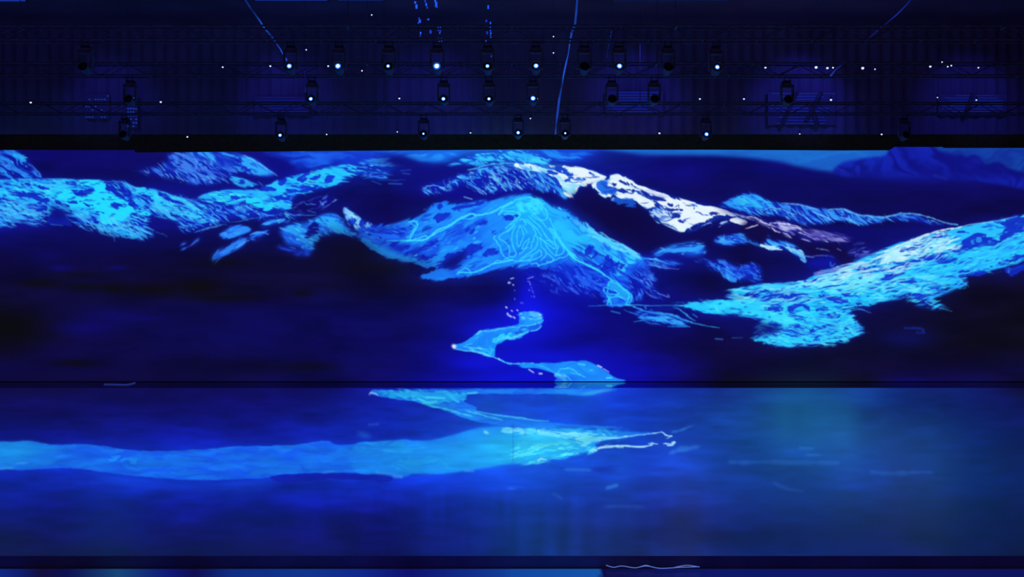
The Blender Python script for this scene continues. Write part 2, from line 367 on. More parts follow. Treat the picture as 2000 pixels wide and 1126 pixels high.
mass('C', [(1460, 200), (1560, 220), (1650, 280), (1700, 340), (1680, 430), (1620, 420), (1580, 380), (1540, 300)], 50, .5, C(70, 210, 255), C(36, 140, 250), None, 0, 26, 6, 2, .1, fil=0.7)
for p in ([(1240, 200), (1290, 240), (1315, 275)], [(1395, 200), (1440, 230), (1450, 260)], [(1150, 295), (1190, 300)], [(1260, 380), (1300, 415)], [(1310, 330), (1400, 380), (1440, 405)], [(1380, 340), (1440, 400)], [(1420, 290), (1470, 320)], [(1490, 340), (1530, 360)], [(1020, 370), (1060, 420), (1100, 450)], [(1100, 420), (1125, 445)], [(930, 470), (1000, 490)], [(590, 380), (640, 370), (690, 375)], [(720, 385), (760, 390)], [(870, 290), (900, 300)], [(985, 255), (1010, 258)], [(1190, 250), (1210, 320), (1230, 370)]):
    stroke('C', p, C(120, 205, 252), 2.4, .75, .9, taper=.8)

stroke('C', [(960, 235), (1080, 205), (1180, 185), (1300, 176), (1400, 180), (1480, 196)], C(90, 215, 255), 2.6, .85, 1.1, taper=.5)
# ---- D : white ridge
W1 = [(-300, 190), (-100, 180), (100, 186), (200, 190), (350, 215), (430, 228), (520, 262), (606, 296), (540, 325), (450, 355), (400, 372), (350, 382), (330, 440), (290, 468), (230, 430), (205, 350), (140, 290), (60, 250), (-60, 235)]
mass('D', [(-60, 210), (60, 230), (140, 290), (210, 370), (300, 470), (330, 445), (230, 500), (120, 440), (0, 400)], 48, .36, C(70, 180, 252), C(34, 120, 245), C(16, 44, 190), .85, 26, 6, 3, .09, fil=0.7)
mass('D', W1, 30, .86, WH, C(150, 225, 252), C(40, 130, 235), .8, 40, 9, 1.6, .07, .4, hard=True, fleck=0.25, fil=0.3)
solid('D', [(-200, 215), (-90, 210), (0, 245), (80, 262), (140, 290), (200, 340), (215, 400), (290, 440), (330, 440), (345, 385), (440, 355), (380, 345), (250, 352), (200, 300), (150, 262), (100, 240), (0, 200), (-120, 190)], C(190, 240, 255), 1.2, .85, .6, C(120, 220, 252), 40, fil=0.13)
solid('D', [(205, 195), (350, 214), (430, 230), (510, 262), (604, 296), (540, 328), (460, 350), (400, 330), (430, 305), (320, 290), (310, 262), (260, 230)], WH, 1.2, .95, .5, fil=0.13)
for h in ([(195, 208), (230, 215), (270, 238), (308, 268), (300, 288), (270, 288), (235, 270), (215, 240)], [(228, 330), (248, 308), (285, 298), (330, 302), (300, 312), (265, 335), (250, 350)], [(300, 322), (350, 312), (405, 308), (432, 335), (400, 330), (350, 330)], [(270, 348), (330, 338), (400, 344), (330, 352)], [(70, 240), (115, 232), (150, 250), (180, 262), (150, 272), (100, 262)], [(120, 290), (165, 310), (190, 360), (160, 350)], [(450, 250), (520, 270), (480, 275)], [(150, 195), (190, 205), (205, 250), (190, 262), (160, 230)]):
    solid('D', h, C(18, 56, 190), 1, .95, .75, ang=30, fil=.0)
for p in ([(410, 300), (470, 298), (520, 300)], [(480, 285), (540, 295)], [(290, 300), (280, 330), (300, 345)]):
    stroke('D', p, C(30, 80, 200), 2, .8, .8)

W2 = [(480, 365), (520, 345), (600, 318), (650, 290), (700, 278), (770, 292), (850, 342), (880, 376), (1000, 402), (1180, 472), (1400, 530), (1600, 575), (1802, 640), (1802, 662), (1700, 634), (1600, 634), (1500, 690), (1400, 712), (1290, 770), (1200, 742), (1100, 692), (1060, 642), (990, 612), (1030, 562), (980, 582), (900, 540), (860, 502), (780, 482), (640, 500), (700, 452), (600, 470), (530, 422)]
solid('D', [(300, 470), (420, 400), (480, 370), (540, 420), (600, 470), (640, 500), (860, 510), (900, 545), (980, 585), (1000, 620), (1060, 650), (1100, 700), (1280, 775), (1420, 765), (1480, 800), (1440, 870), (1250, 890), (1100, 915), (1010, 950), (950, 970), (880, 960), (800, 910), (700, 830), (600, 740), (500, 660), (420, 610), (340, 560)], C(14, 10, 78), 5, .97)
blob(1215, 425, 70, 42, C(14, 8, 60), .8)
mass('D', W2, 28, .84, WH, WH2, C(26, 70, 190), .85, 34, 8, 1.6, .07, .4, hard=True, fleck=0.25, fil=0.3)
solid('D', [(1050, 480), (1110, 478), (1220, 490), (1400, 535), (1560, 562), (1720, 618), (1620, 630), (1560, 660), (1500, 690), (1420, 700), (1290, 760), (1200, 720), (1090, 660), (1075, 630), (1120, 590), (1200, 612), (1250, 585), (1140, 560), (1080, 540)], WH, 1.4, .97, .5, fil=0.13)
solid('D', [(680, 472), (760, 440), (840, 440), (850, 410), (900, 450), (950, 470), (1000, 500), (1028, 548), (985, 575), (940, 555), (890, 530), (850, 490), (760, 480)], WH, 1.4, .97, .5, fil=0.13)
solid('D', [(620, 335), (650, 318), (700, 330), (760, 360), (830, 390), (845, 408), (800, 402), (720, 385), (680, 360)], WH, 1.2, .95, .5, fil=0.13)
solid('D', [(650, 285), (700, 278), (770, 296), (850, 345), (870, 378), (800, 350), (740, 330), (720, 300)], WH, 1.2, .8, .9, fil=0.13)
solid('D', [(920, 400), (1010, 412), (1080, 440), (1200, 478), (1100, 468), (980, 438)], C(205, 215, 245), 1.5, .85, .4, fil=0.13)
solid('D', [(500, 372), (560, 330), (630, 330), (610, 365), (680, 392), (690, 425), (600, 462), (540, 420)], C(22, 110, 235), 2, .95, .6, C(24, 60, 190), 30, 12, 6, fil=0.13)
solid('D', [(640, 500), (720, 485), (800, 485), (860, 500), (890, 545), (800, 545), (700, 520)], C(24, 90, 215), 3, .85, .6, fil=0.13)
solid('D', [(490, 362), (515, 380), (545, 420), (520, 412)], WH, 1, .9, .6, fil=0.13)
for h in ([(1148, 612), (1180, 600), (1225, 610), (1255, 640), (1220, 655), (1160, 650)], [(1238, 672), (1290, 676), (1310, 698), (1270, 702), (1245, 692)], [(880, 384), (930, 402), (980, 448), (1060, 470), (1130, 505), (1100, 515), (1020, 490), (960, 470), (920, 430)], [(715, 322), (790, 340), (850, 368), (880, 384), (820, 372), (750, 350)], [(680, 398), (800, 402), (812, 420), (760, 428), (700, 425)], [(1025, 500), (1060, 515), (1090, 560), (1200, 572), (1290, 585), (1180, 592), (1060, 572), (1035, 540)], [(1140, 530), (1180, 528), (1195, 548), (1170, 550)], [(1405, 735), (1480, 680), (1560, 640), (1610, 628), (1700, 636), (1765, 650), (1700, 664), (1600, 668), (1500, 712), (1400, 760), (1300, 780)], [(1510, 610), (1560, 606), (1600, 625), (1530, 630)], [(660, 350), (700, 345), (690, 380), (665, 370)], [(1270, 520), (1340, 530), (1370, 545), (1320, 540)], [(820, 395), (850, 400), (860, 430), (840, 435)]):
    solid('D', h, C(16, 30, 130), 1, .95, .75, ang=28, fil=0)
for p in ([(1100, 700), (1160, 720), (1230, 760)], [(1390, 600), (1430, 610), (1460, 630)], [(1210, 555), (1240, 545), (1240, 560)], [(1300, 545), (1370, 550), (1380, 575)]):
    stroke('D', p, C(20, 50, 150), 2.2, .9, .8)
mass('D', [(975, 605), (1060, 570), (1150, 600), (1190, 650), (1100, 690), (1060, 720), (1030, 670)], 30, .55, WH, C(80, 150, 240), C(22, 70, 190), .7, 10, 4, 2, .07)
mass('D', [(1380, 775), (1500, 700), (1620, 680), (1700, 700), (1650, 740), (1500, 745), (1420, 775)], -25, .4, C(150, 190, 245), C(50, 110, 220), C(14, 20, 120), .5, 14, 4, 2, .07)
solid('D', [(1690, 672), (1760, 655), (1815, 660), (1850, 680), (1815, 715), (1740, 695)], WH, 1.2, .95, .7, fil=0.13)
stroke('D', [(1700, 606), (1802, 640), (1900, 670)], WH, 3, .9, 1)

# ---- E : far ridge right, pale ridge, blue ridge
E1 = [(0, 555), (60, 520), (120, 488), (220, 450), (300, 440), (360, 456), (430, 494), (560, 526), (700, 530), (800, 555), (980, 580), (1100, 575), (1240, 620), (1351, 640), (1480, 650), (1560, 630), (1700, 618), (1800, 640), (1900, 690), (2120, 712), (1900, 720), (1700, 690), (1500, 690), (1351, 720), (1240, 720), (1100, 685), (1000, 705), (880, 725), (740, 720), (620, 680), (560, 645), (450, 640), (350, 645), (250, 625), (100, 580)]
solid('E', [(0, 560), (300, 600), (700, 700), (1000, 720), (1351, 720), (1800, 700), (2100, 715), (1900, 780), (1300, 860), (1100, 860), (800, 720), (300, 660)], C(14, 13, 108), 6, .9)
mass('E', E1, 34, .4, C(60, 165, 250), C(32, 100, 235), C(17, 44, 190), .85, 34, 5, 2.5, .1, .5, fil=0.75, fleck=0.4)
mass('E', [(80, 545), (140, 500), (220, 462), (340, 450), (400, 480), (470, 520), (520, 545), (400, 600), (330, 590), (200, 585)], 18, .75, C(48, 190, 252), C(36, 140, 248), C(28, 110, 240), .6, 30, 6, 2.5, .12, .3, fil=0.3, fleck=0.4)
for p, w in (([(560, 527), (700, 532), (800, 556), (900, 580)], 2.5), ([(980, 582), (1100, 577), (1180, 600), (1240, 632)], 2.5), ([(1100, 640), (1180, 680), (1250, 715)], 3), ([(560, 570), (640, 610), (670, 640)], 2), ([(700, 600), (780, 650), (860, 712)], 2), ([(850, 600), (960, 650), (1040, 690)], 2.5), ([(420, 580), (480, 560), (540, 575)], 2)):
    stroke('E', p, C(110, 200, 252), w, .8, 1.2, taper=.5)
stroke('F', [(0, 582), (60, 605), (120, 628), (230, 640), (330, 648), (420, 635), (480, 618), (560, 616), (650, 625), (740, 650), (840, 682), (920, 705), (990, 712)], C(95, 185, 250), 3, .9, 1.2, taper=.4)
mass('F', [(420, 645), (500, 625), (650, 640), (760, 670), (840, 710), (780, 722), (700, 700), (600, 680), (500, 680)], 18, .35, C(80, 180, 250), C(34, 100, 230), C(16, 30, 160), .7, 26, 5, 2.5, .1, fil=0.5)
E2 = [(220, 630), (400, 680), (500, 690), (620, 692), (740, 738), (900, 770), (1050, 795), (1180, 840), (1150, 870), (1000, 870), (850, 862), (780, 880), (700, 800), (640, 830), (560, 790), (480, 760), (400, 720), (280, 670)]
solid('E', [(300, 680), (500, 740), (640, 830), (740, 860), (900, 900), (1000, 880), (1160, 950), (1230, 1040), (1080, 1060), (1000, 1000), (860, 1000), (760, 940), (660, 870), (520, 850), (400, 860), (250, 800), (200, 740)], C(17, 10, 66), 4, .95)
mass('E', E2, 22, .34, C(196, 200, 245), C(110, 110, 210), C(36, 32, 140), .8, 34, 5, 2.2, .1, .5, fil=0.9)
for p in ([(270, 645), (330, 650), (400, 690), (470, 715)], [(470, 700), (560, 700), (680, 720), (740, 745)], [(480, 740), (520, 770), (560, 780)], [(580, 780), (620, 800), (650, 825)], [(620, 735), (700, 745), (745, 765)], [(250, 745), (320, 730), (360, 712)]):
    stroke('E', p, C(215, 220, 250), 2.4, .85, .9, taper=.5)
mass('E', [(780, 780), (1000, 790), (1150, 830), (1200, 860), (1000, 860), (850, 850)], 14, .3, C(120, 110, 200), C(70, 66, 175), C(40, 36, 135), .7, 40, 6, 4, .2, fil=0.6)
mass('E', [(1150, 950), (1250, 880), (1351, 900), (1351, 990), (1220, 1030)], -15, .3, C(90, 100, 200), C(40, 50, 160), C(20, 22, 120), .4, 20, 6, 4, .15)
mass('E', [(0, 830), (150, 808), (250, 840), (350, 878), (420, 880), (450, 800), (480, 860), (560, 862), (680, 900), (740, 960), (792, 1045), (700, 1000), (620, 950), (480, 940), (380, 912), (200, 880), (80, 910), (-40, 880)], 26, .5, C(70, 195, 255), C(30, 110, 240), C(17, 44, 190), .85, 26, 6, 3, .1, .5, fil=0.8)
solid('E', [(380, 892), (450, 880), (520, 905), (580, 940), (520, 930), (470, 938), (420, 915)], C(190, 245, 255), 1.2, .9, .8)
solid('E', [(590, 862), (640, 880), (700, 910), (745, 950), (790, 1045), (740, 1010), (690, 965), (630, 925)], C(150, 228, 255), 1.5, .9, .8, C(60, 170, 250), 40, 14, 5)
for p in ([(875, 920), (930, 930), (985, 940)], [(1060, 925), (1090, 940)], [(740, 985), (850, 1000)], [(850, 990), (960, 985), (1030, 1000)]):
    stroke('E', p, C(110, 150, 240), 2, .7, 1, taper=.5)
solid('E', [(790, 1040), (880, 1000), (1020, 985), (1050, 1080), (950, 1100), (820, 1090)], C(16, 20, 165), 5, .85)
stroke('E', [(1000, 1040), (1010, 1080), (1040, 1060)], C(60, 120, 240), 3, .7, 1.5)
mass('E', [(-120, 1060), (60, 1030), (200, 1080), (320, 1050), (400, 1110), (330, 1160), (200, 1180), (60, 1160)], 30, .4, C(50, 130, 245), C(26, 80, 225), C(16, 40, 190), .8, 16, 5, 4, .1, fil=0.5)
mass('D', [(1540, 845), (1620, 825), (1700, 810), (1802, 795), (1850, 850), (1802, 895), (1660, 900), (1600, 880)], 8, .6, C(70, 180, 252), C(30, 100, 240), C(18, 56, 205), .85, 18, 5, 3, .1)

# ---- valley right of the glowing peak
mass('D', [(1000, 985), (1060, 925), (1110, 918), (1250, 890), (1400, 868), (1450, 880), (1490, 960), (1440, 1000), (1350, 1012), (1250, 985), (1150, 975), (1050, 1000)], -12, .72, C(50, 165, 252), C(36, 130, 248), C(26, 90, 235), .8, 34, 7, 3.5, .12, .35, fil=0.35, fleck=0.35)
mass('D', [(560, 930), (760, 960), (860, 985), (1020, 1000), (1200, 1040), (1300, 1060), (1200, 1085), (1000, 1100), (860, 1110), (700, 1090), (600, 1030)], 12, .45, C(60, 185, 255), C(30, 110, 242), C(18, 50, 205), .75, 30, 6, 4, .1, fil=0.8)
mass('I', [(740, 45), (800, 20), (860, 35), (940, 70), (1000, 60), (1060, 100), (1150, 50), (1230, 110), (1225, 190), (1150, 190), (1060, 185), (990, 165), (940, 130), (900, 70), (820, 55)], 24, .34, C(50, 130, 245), C(30, 90, 230), C(17, 44, 200), .7, 18, 6, 3, .1, fil=0.6)
mass('I', [(915, 75), (960, 80), (1020, 120), (1060, 172), (1000, 172), (950, 135)], 50, .9, C(48, 150, 250), C(34, 120, 245), None, 0, 16, 6, 2, .15)
mass('I', [(0, 0), (250, 20), (420, 30), (640, 60), (560, 85), (400, 75), (480, 150), (480, 240), (560, 290), (500, 310), (380, 250), (300, 160), (120, 60)], 34, .26, C(60, 150, 248), C(28, 80, 225), C(16, 30, 185), .75, 24, 6, 5, .1, .55, fil=0.55)
for p in ([(430, 60), (540, 80), (640, 90)], [(340, 190), (380, 170), (430, 160)], [(380, 230), (430, 280), (490, 300)], [(420, 155), (450, 200)], [(560, 270), (570, 290), (500, 270)]):
    stroke('I', p, C(110, 150, 245), 2, .7, 1, taper=.5)

# ---- B : left middle ridges
mass('B', [(-40, 470), (120, 505), (270, 530), (450, 555), (600, 535), (720, 575), (820, 590), (1000, 615), (1210, 622), (1100, 645), (1000, 690), (900, 672), (780, 705), (650, 690), (440, 705), (300, 750), (150, 795), (40, 800), (-20, 720)], 30, .36, C(60, 178, 255), C(34, 110, 245), C(15, 34, 182), .9, 24, 5, 3, .08, .6, fade=6, fil=0.9)
mass('B', [(0, 462), (130, 492), (250, 440), (450, 412), (700, 408), (760, 380), (860, 330), (940, 308), (1080, 270), (1230, 235), (1390, 198), (1600, 193), (1565, 220), (1640, 270), (1570, 296), (1500, 300), (1465, 345), (1300, 405), (1150, 435), (1050, 465), (990, 525), (1000, 570), (930, 600), (800, 592), (700, 572), (600, 520), (450, 558), (300, 540), (130, 512)], 12, .74, C(40, 200, 255), C(36, 150, 255), C(18, 64, 220), .75, 36, 7, 2, .09, .4)
solid('B', [(590, 500), (620, 470), (720, 492), (830, 530), (805, 578), (760, 590), (700, 560), (620, 545)], C(34, 214, 255), 2, .95, .6)
solid('B', [(1230, 240), (1390, 202), (1480, 250), (1520, 270), (1440, 300), (1380, 360), (1300, 380), (1200, 360), (1240, 320), (1290, 290), (1240, 270)], C(36, 200, 255), 2.5, .85, .6)
solid('B', [(780, 390), (860, 345), (950, 320), (1040, 280), (1080, 272), (1045, 330), (1100, 350), (1000, 380), (930, 400), (930, 440), (830, 460), (800, 420)], C(36, 195, 255), 2, .85, .6)
for h in ([(1038, 325), (1055, 292), (1110, 265), (1150, 270), (1120, 290), (1130, 310), (1085, 342)], [(1150, 300), (1200, 285), (1245, 278), (1235, 305), (1160, 322)], [(930, 404), (980, 402), (1060, 412), (1130, 395), (1160, 380), (1220, 368), (1205, 398), (1100, 428), (980, 428)], [(1280, 310), (1320, 280), (1375, 290), (1345, 335), (1300, 342)], [(860, 345), (890, 325), (935, 312), (945, 345), (900, 368)], [(715, 398), (800, 382), (862, 405), (800, 420)], [(1420, 215), (1500, 225), (1560, 262), (1500, 252)], [(830, 470), (930, 462), (1000, 480), (960, 500), (880, 492)], [(450, 470), (500, 455), (560, 480), (500, 495)], [(980, 370), (1060, 380), (1130, 368), (1180, 360), (1100, 385), (1030, 392)]):
    solid('B', h, C(17, 44, 200), 1.3, .92, .7, ang=5, fil=.0)
solid('B', [(730, 505), (790, 508), (770, 530), (735, 528)], C(40, 130, 240), 1.5, .6, .8)
mass('B', [(1000, 540), (1100, 500), (1230, 480), (1370, 450), (1400, 500), (1330, 560), (1200, 600), (1100, 620), (1010, 580)], -20, .2, C(100, 140, 245), C(50, 80, 220), C(14, 16, 125), .85, 20, 5, 4, .08, fil=0.5)
solid('B', [(1000, 545), (1080, 520), (1180, 545), (1160, 585), (1080, 600), (1010, 580)], C(13, 12, 95), 4, .9)
for p, w in (([(0, 470), (60, 490), (120, 500), (180, 530), (270, 550)], 3), ([(120, 575), (170, 600), (240, 630)], 2), ([(230, 600), (280, 645)], 2), ([(350, 580), (400, 640), (440, 690)], 3), ([(460, 690), (560, 680), (640, 660), (700, 650)], 3), ([(1150, 680), (1250, 640), (1380, 635), (1460, 680)], 2.5), ([(930, 600), (1000, 630), (1100, 628), (1200, 628)], 2.5), ([(570, 530), (520, 560), (480, 610)], 2), ([(60, 540), (120, 580), (130, 620)], 2.5), ([(660, 600), (740, 640), (860, 630)], 2), ([(130, 780), (220, 755), (350, 720), (420, 712)], 4), ([(1100, 520), (1130, 540), (1170, 530)], 2), ([(1240, 510), (1270, 545)], 3), ([(1130, 590), (1200, 610)], 2)):
    stroke('B', p, C(80, 190, 255), w * .85, .6, 1.1, taper=.8)
solid('B', [(440, 705), (560, 690), (640, 682), (720, 690), (700, 740), (620, 745), (560, 725), (460, 735), (330, 800), (260, 800)], C(14, 14, 78), 5, .95)
mass('B', [(350, 805), (440, 740), (500, 725), (570, 725), (640, 765), (560, 805), (450, 850), (390, 845)], -20, .85, C(44, 150, 255), C(40, 120, 250), C(30, 90, 240), .8, 22, 7, 2.5, .14, fil=.6, fleck=.6)
mass('B', [(705, 742), (760, 690), (900, 660), (985, 688), (860, 720), (760, 745)], -14, .85, C(60, 185, 255), C(40, 130, 250), C(26, 90, 240), .6, 26, 6, 2.5, .12)
mass('B', [(610, 808), (700, 775), (800, 760), (800, 790), (700, 850), (620, 855)], -6, .62, C(40, 130, 250), C(30, 90, 240), C(20, 60, 220), .6, 20, 6, 3, .12, fil=.6, fleck=.6)
stroke('B', [(620, 800), (700, 780), (780, 795)], C(80, 180, 255), 3, .7, 1)
mass('B', [(270, 1015), (330, 950), (430, 910), (500, 860), (560, 835), (620, 850), (560, 905), (480, 955), (390, 1000), (330, 1060), (290, 1060)], -38, .82, C(44, 140, 255), C(34, 100, 245), C(22, 66, 225), .75, 26, 7, 3.5, .13, fil=.6, fleck=.6)
stroke('B', [(480, 930), (540, 890), (610, 852)], C(90, 180, 255), 2, .8, 1)
mass('B', [(0, 930), (30, 880), (60, 850), (50, 930), (100, 880), (170, 830), (230, 800), (200, 840), (110, 910), (20, 955)], -40, .6, C(60, 140, 250), C(40, 90, 230), C(18, 36, 180), .7, 18, 6, 3, .12, fil=.6, fleck=.6)
mass('B', [(870, 772), (960, 718), (1150, 680), (1300, 628), (1400, 645), (1470, 720), (1560, 795), (1640, 870), (1500, 822), (1400, 800), (1260, 832), (1210, 860), (1190, 940), (1120, 1000), (1060, 930), (940, 905), (905, 830)], 24, .86, C(40, 165, 255), C(36, 125, 252), C(28, 96, 245), .85, 30, 8, 3.5, .14, .35, fil=.35, fleck=.45)
mass('B', [(840, 900), (930, 900), (1060, 930), (1170, 935), (1140, 1005), (1060, 1005), (940, 960), (860, 930)], 14, .6, C(36, 100, 240), C(24, 60, 220), C(18, 44, 200), .85, 26, 7, 5, .15, fil=0.22, fleck=0.2)
solid('B', [(1130, 780), (1150, 730), (1190, 695), (1240, 715), (1215, 780), (1160, 815), (1100, 842)], C(14, 15, 125), 3, .95, .6)
solid('B', [(1190, 690), (1260, 655), (1330, 650), (1390, 668), (1440, 735), (1500, 775), (1560, 805), (1610, 845), (1520, 815), (1440, 780), (1370, 770), (1320, 715), (1260, 700)], C(42, 205, 255), 2, .9, .6, C(38, 160, 255), 34)
for p in ([(1290, 760), (1260, 790), (1290, 820)], [(1370, 680), (1420, 690), (1460, 720)], [(930, 800), (1000, 880), (1100, 890)], [(1000, 810), (1020, 840)], [(1240, 640), (1330, 632), (1420, 655)]):
    stroke('B', p, C(20, 60, 220), 3, .7, 1.3)
mass('B', [(1450, 570), (1475, 560), (1540, 620), (1650, 690), (1802, 745), (1900, 790), (1900, 900), (1802, 920), (1740, 880), (1700, 860), (1600, 800), (1480, 700), (1460, 640)], 38, .4, C(150, 225, 255), C(50, 150, 250), C(17, 60, 215), .85, 30, 6, 2.5, .09, .5, fil=1.0)
solid('B', [(1450, 575), (1472, 560), (1500, 610), (1500, 650), (1465, 640)], C(120, 190, 250), 2, .6, .8)
mass('B', [(1630, 830), (1720, 850), (1802, 905), (1802, 1000), (1765, 965), (1700, 890)], 42, .92, C(46, 175, 255), C(40, 140, 255), C(32, 110, 250), .8, 24, 8, 2.5, .14, fil=0.22, fleck=0.2)

# ---- glowing peak (G)
G = [(-200, 280), (-60, 240), (60, 246), (150, 230), (220, 190), (300, 140), (400, 75), (480, 58), (560, 85), (700, 62), (850, 50), (1000, 38), (1060, 5), (1150, 5), (1230, 45), (1290, 85), (1400, 110), (1500, 180), (1600, 280), (1750, 350), (1900, 420), (2020, 490), (2020, 600), (1930, 640), (1950, 760), (1930, 860), (1750, 860), (1690, 760), (1560, 720), (1480, 665), (1350, 600), (1200, 565), (1000, 535), (900, 562), (800, 592), (650, 632), (560, 650), (420, 660), (280, 652), (320, 605), (350, 570), (300, 560), (230, 520), (120, 505), (0, 470), (-150, 380)]
solid('G', G, C(28, 122, 252), 3.5, .96, .5, C(22, 84, 238), -28, 30, 10, fil=.1)
mass('G', [(-100, 260), (60, 246), (220, 190), (400, 78), (560, 85), (850, 52), (1060, 8), (1180, 30), (1180, 520), (900, 560), (600, 640), (300, 650), (350, 570), (120, 500), (-60, 430)], -28, .8, C(30, 148, 255), C(28, 124, 252), None, 0, 34, 9, 4, .16, .4, fleck=0.14, fil=0.1)
mass('G', [(1180, 20), (1290, 85), (1400, 110), (1500, 180), (1600, 280), (1750, 350), (1900, 420), (2000, 500), (1900, 600), (1800, 650), (1600, 600), (1450, 500), (1300, 300)], 36, .68, C(50, 200, 255), C(30, 130, 250), C(24, 100, 240), .5, 32, 7, 4, .1, .5, fil=0.1, fleck=0.14)
clip_to('G', G, 3)
blob(1040, 440, 66, 58, C(26, 165, 255), .8)
blob(1030, 405, 34, 24, C(28, 190, 255), .8)
blob(1105, 460, 60, 40, C(28, 180, 255), .65)
clip_to(None, 0)
solid('G', [(1300, 200), (1400, 240), (1520, 300), (1600, 360), (1640, 420), (1560, 400), (1480, 380), (1420, 360), (1360, 300)], C(40, 195, 255), 4, .8, .6)
solid('G', [(850, 160), (930, 170), (1000, 200), (960, 260), (880, 300), (830, 260)], C(28, 130, 255), 5, .7)
solid('G', [(760, 270), (860, 280), (900, 330), (860, 400), (930, 480), (860, 520), (800, 480), (880, 440), (780, 380)], C(28, 135, 255), 5, .7)
for h, s in (([(440, 525), (500, 470), (580, 440), (700, 385), (770, 395), (740, 450), (690, 480), (620, 520), (560, 590), (460, 590), (390, 562)], 3), ([(770, 445), (870, 425), (890, 455), (800, 482)], 2.5), ([(260, 430), (370, 358), (425, 375), (360, 420), (440, 440), (340, 500), (280, 480)], 3), ([(935, 160), (1040, 154), (1025, 188), (945, 190)], 2), ([(390, 185), (430, 150), (520, 150), (530, 175), (480, 210), (420, 215)], 2), ([(635, 280), (670, 250), (710, 280), (680, 300)], 1.5), ([(840, 280), (870, 275), (860, 310)], 1.5), ([(750, 215), (810, 195), (790, 225), (740, 235)], 1.5), ([(420, 90), (450, 75), (460, 100), (430, 110)], 1.5), ([(130, 420), (200, 400), (180, 460), (130, 470)], 2.5), ([(40, 350), (100, 340), (120, 370), (60, 400)], 2.5), ([(1560, 430), (1620, 400), (1660, 470), (1600, 490)], 3), ([(1680, 560), (1740, 540), (1760, 600)], 3), ([(1640, 300), (1720, 330), (1760, 360), (1690, 340)], 1.5), ([(1720, 470), (1830, 530), (1900, 570), (1800, 560)], 3), ([(1400, 150), (1450, 170), (1440, 190)], 2), ([(1500, 560), (1600, 640), (1560, 680), (1480, 620)], 3), ([(550, 80), (640, 65), (800, 62), (700, 90), (600, 130), (540, 120)], 3)):
    solid('G', h, C(17, 30, 190), s, .82, .8, ang=-28, fil=.0)
solid('G', [(460, 530), (560, 470), (650, 440), (620, 500), (560, 570), (470, 575)], C(13, 13, 110), 4, .85)
solid('G', [(330, 575), (430, 590), (560, 590), (800, 540), (960, 515), (900, 560), (700, 625), (560, 648), (420, 658), (285, 650)], C(28, 125, 255), 3.5, .9, .4, C(24, 90, 240), -12, 30, 8)
mass('G', [(480, 190), (640, 160), (800, 170), (700, 250), (560, 330), (420, 400), (350, 380), (440, 280)], -28, .36, C(18, 56, 220), C(18, 56, 220), None, 0, 28, 5, 5, .12, amp=.7, fil=0.1, fleck=0.14)
mass('G', [(1480, 420), (1600, 420), (1760, 520), (1920, 640), (1940, 800), (1840, 820), (1700, 740), (1560, 700), (1400, 600), (1250, 600), (1180, 800), (1130, 700), (1150, 560), (1400, 560)], 36, .4, C(18, 40, 205), C(16, 30, 185), None, 0, 26, 6, 7, .14, amp=.85, fil=0.1, fleck=0.14)
solid('G', [(1180, 600), (1350, 620), (1500, 700), (1680, 770), (1700, 860), (1500, 830), (1300, 860), (1150, 880), (1120, 700)], C(14, 18, 165), 9, .75)
mass('G', [(1200, 600), (1320, 640), (1480, 720), (1650, 790), (1640, 830), (1500, 800), (1300, 760), (1220, 720)], 40, .34, C(50, 100, 245), C(40, 80, 235), C(17, 30, 190), .4, 16, 6, 5, .1, fil=0.1, fleck=0.14)
mass('G', [(-200, 270), (-60, 240), (60, 246), (150, 232), (185, 260), (170, 350), (60, 360), (-60, 400), (-160, 380)], 14, .5, C(30, 110, 250), C(22, 80, 235), C(15, 26, 180), .75, 30, 6, 5, .1, fil=.4, fleck=.2)
mass('G', [(-40, 390), (100, 380), (260, 400), (400, 370), (440, 440), (350, 500), (300, 540), (200, 490), (60, 450)], -20, .36, C(28, 110, 250), C(22, 80, 235), C(15, 22, 170), .8, 26, 7, 5, .1, fil=.3, fleck=.2)
solid('G', [(-160, 330), (-90, 370), (0, 440), (110, 478), (230, 500), (290, 520), (240, 532), (110, 508), (-10, 480), (-110, 420), (-170, 370)], C(34, 150, 255), 2.5, .85, .5, fil=0)
solid('G', [(300, 555), (330, 560), (370, 545), (372, 560), (345, 578)], C(40, 120, 250), 1.5, .8, fil=0)
solid('G', [(200, 530), (300, 560), (335, 585), (375, 560), (410, 578), (340, 612), (270, 640), (200, 620)], C(13, 12, 92), 2, .92, .4, fil=0)
mass('G', [(1420, 520), (1600, 590), (1780, 670), (1720, 760), (1600, 790), (1450, 740), (1280, 640), (1260, 590)], 36, .3, C(40, 110, 250), C(24, 80, 235), C(16, 36, 205), .75, 24, 6, 7, .1, fil=.45, fleck=.2)
mass('G', [(1960, 560), (2060, 600), (2040, 800), (1950, 840), (1930, 760), (1900, 660)], 50, .25, C(50, 130, 250), C(26, 80, 230), C(15, 26, 175), .8, 22, 6, 6, .1, fil=.5, fleck=.2)
LN = C(58, 228, 255)
mass('G', [(1600, 260), (1750, 340), (1900, 415), (2010, 480), (2000, 510), (1900, 460), (1820, 430), (1700, 380), (1620, 330)], 32, .7, C(110, 225, 255), C(60, 190, 255), None, 0, 30, 6, 2, .09, fil=0.1, fleck=0.14)
mass('G', [(1470, 200), (1560, 210), (1680, 290), (1760, 340), (1640, 290), (1540, 250)], 34, .5, C(70, 190, 255), C(40, 140, 250), None, 0, 18, 5, 2, .09, fil=0.1, fleck=0.14)
solid('G', [(1530, 250), (1640, 280), (1740, 340), (1840, 410), (1760, 390), (1660, 340), (1580, 300)], C(70, 205, 255), 2, .7, .7)
stroke('G', [(1700, 300), (1800, 360), (1880, 400), (1940, 440), (2000, 465)], C(110, 220, 255), 2.5, .85, 1, taper=.3)

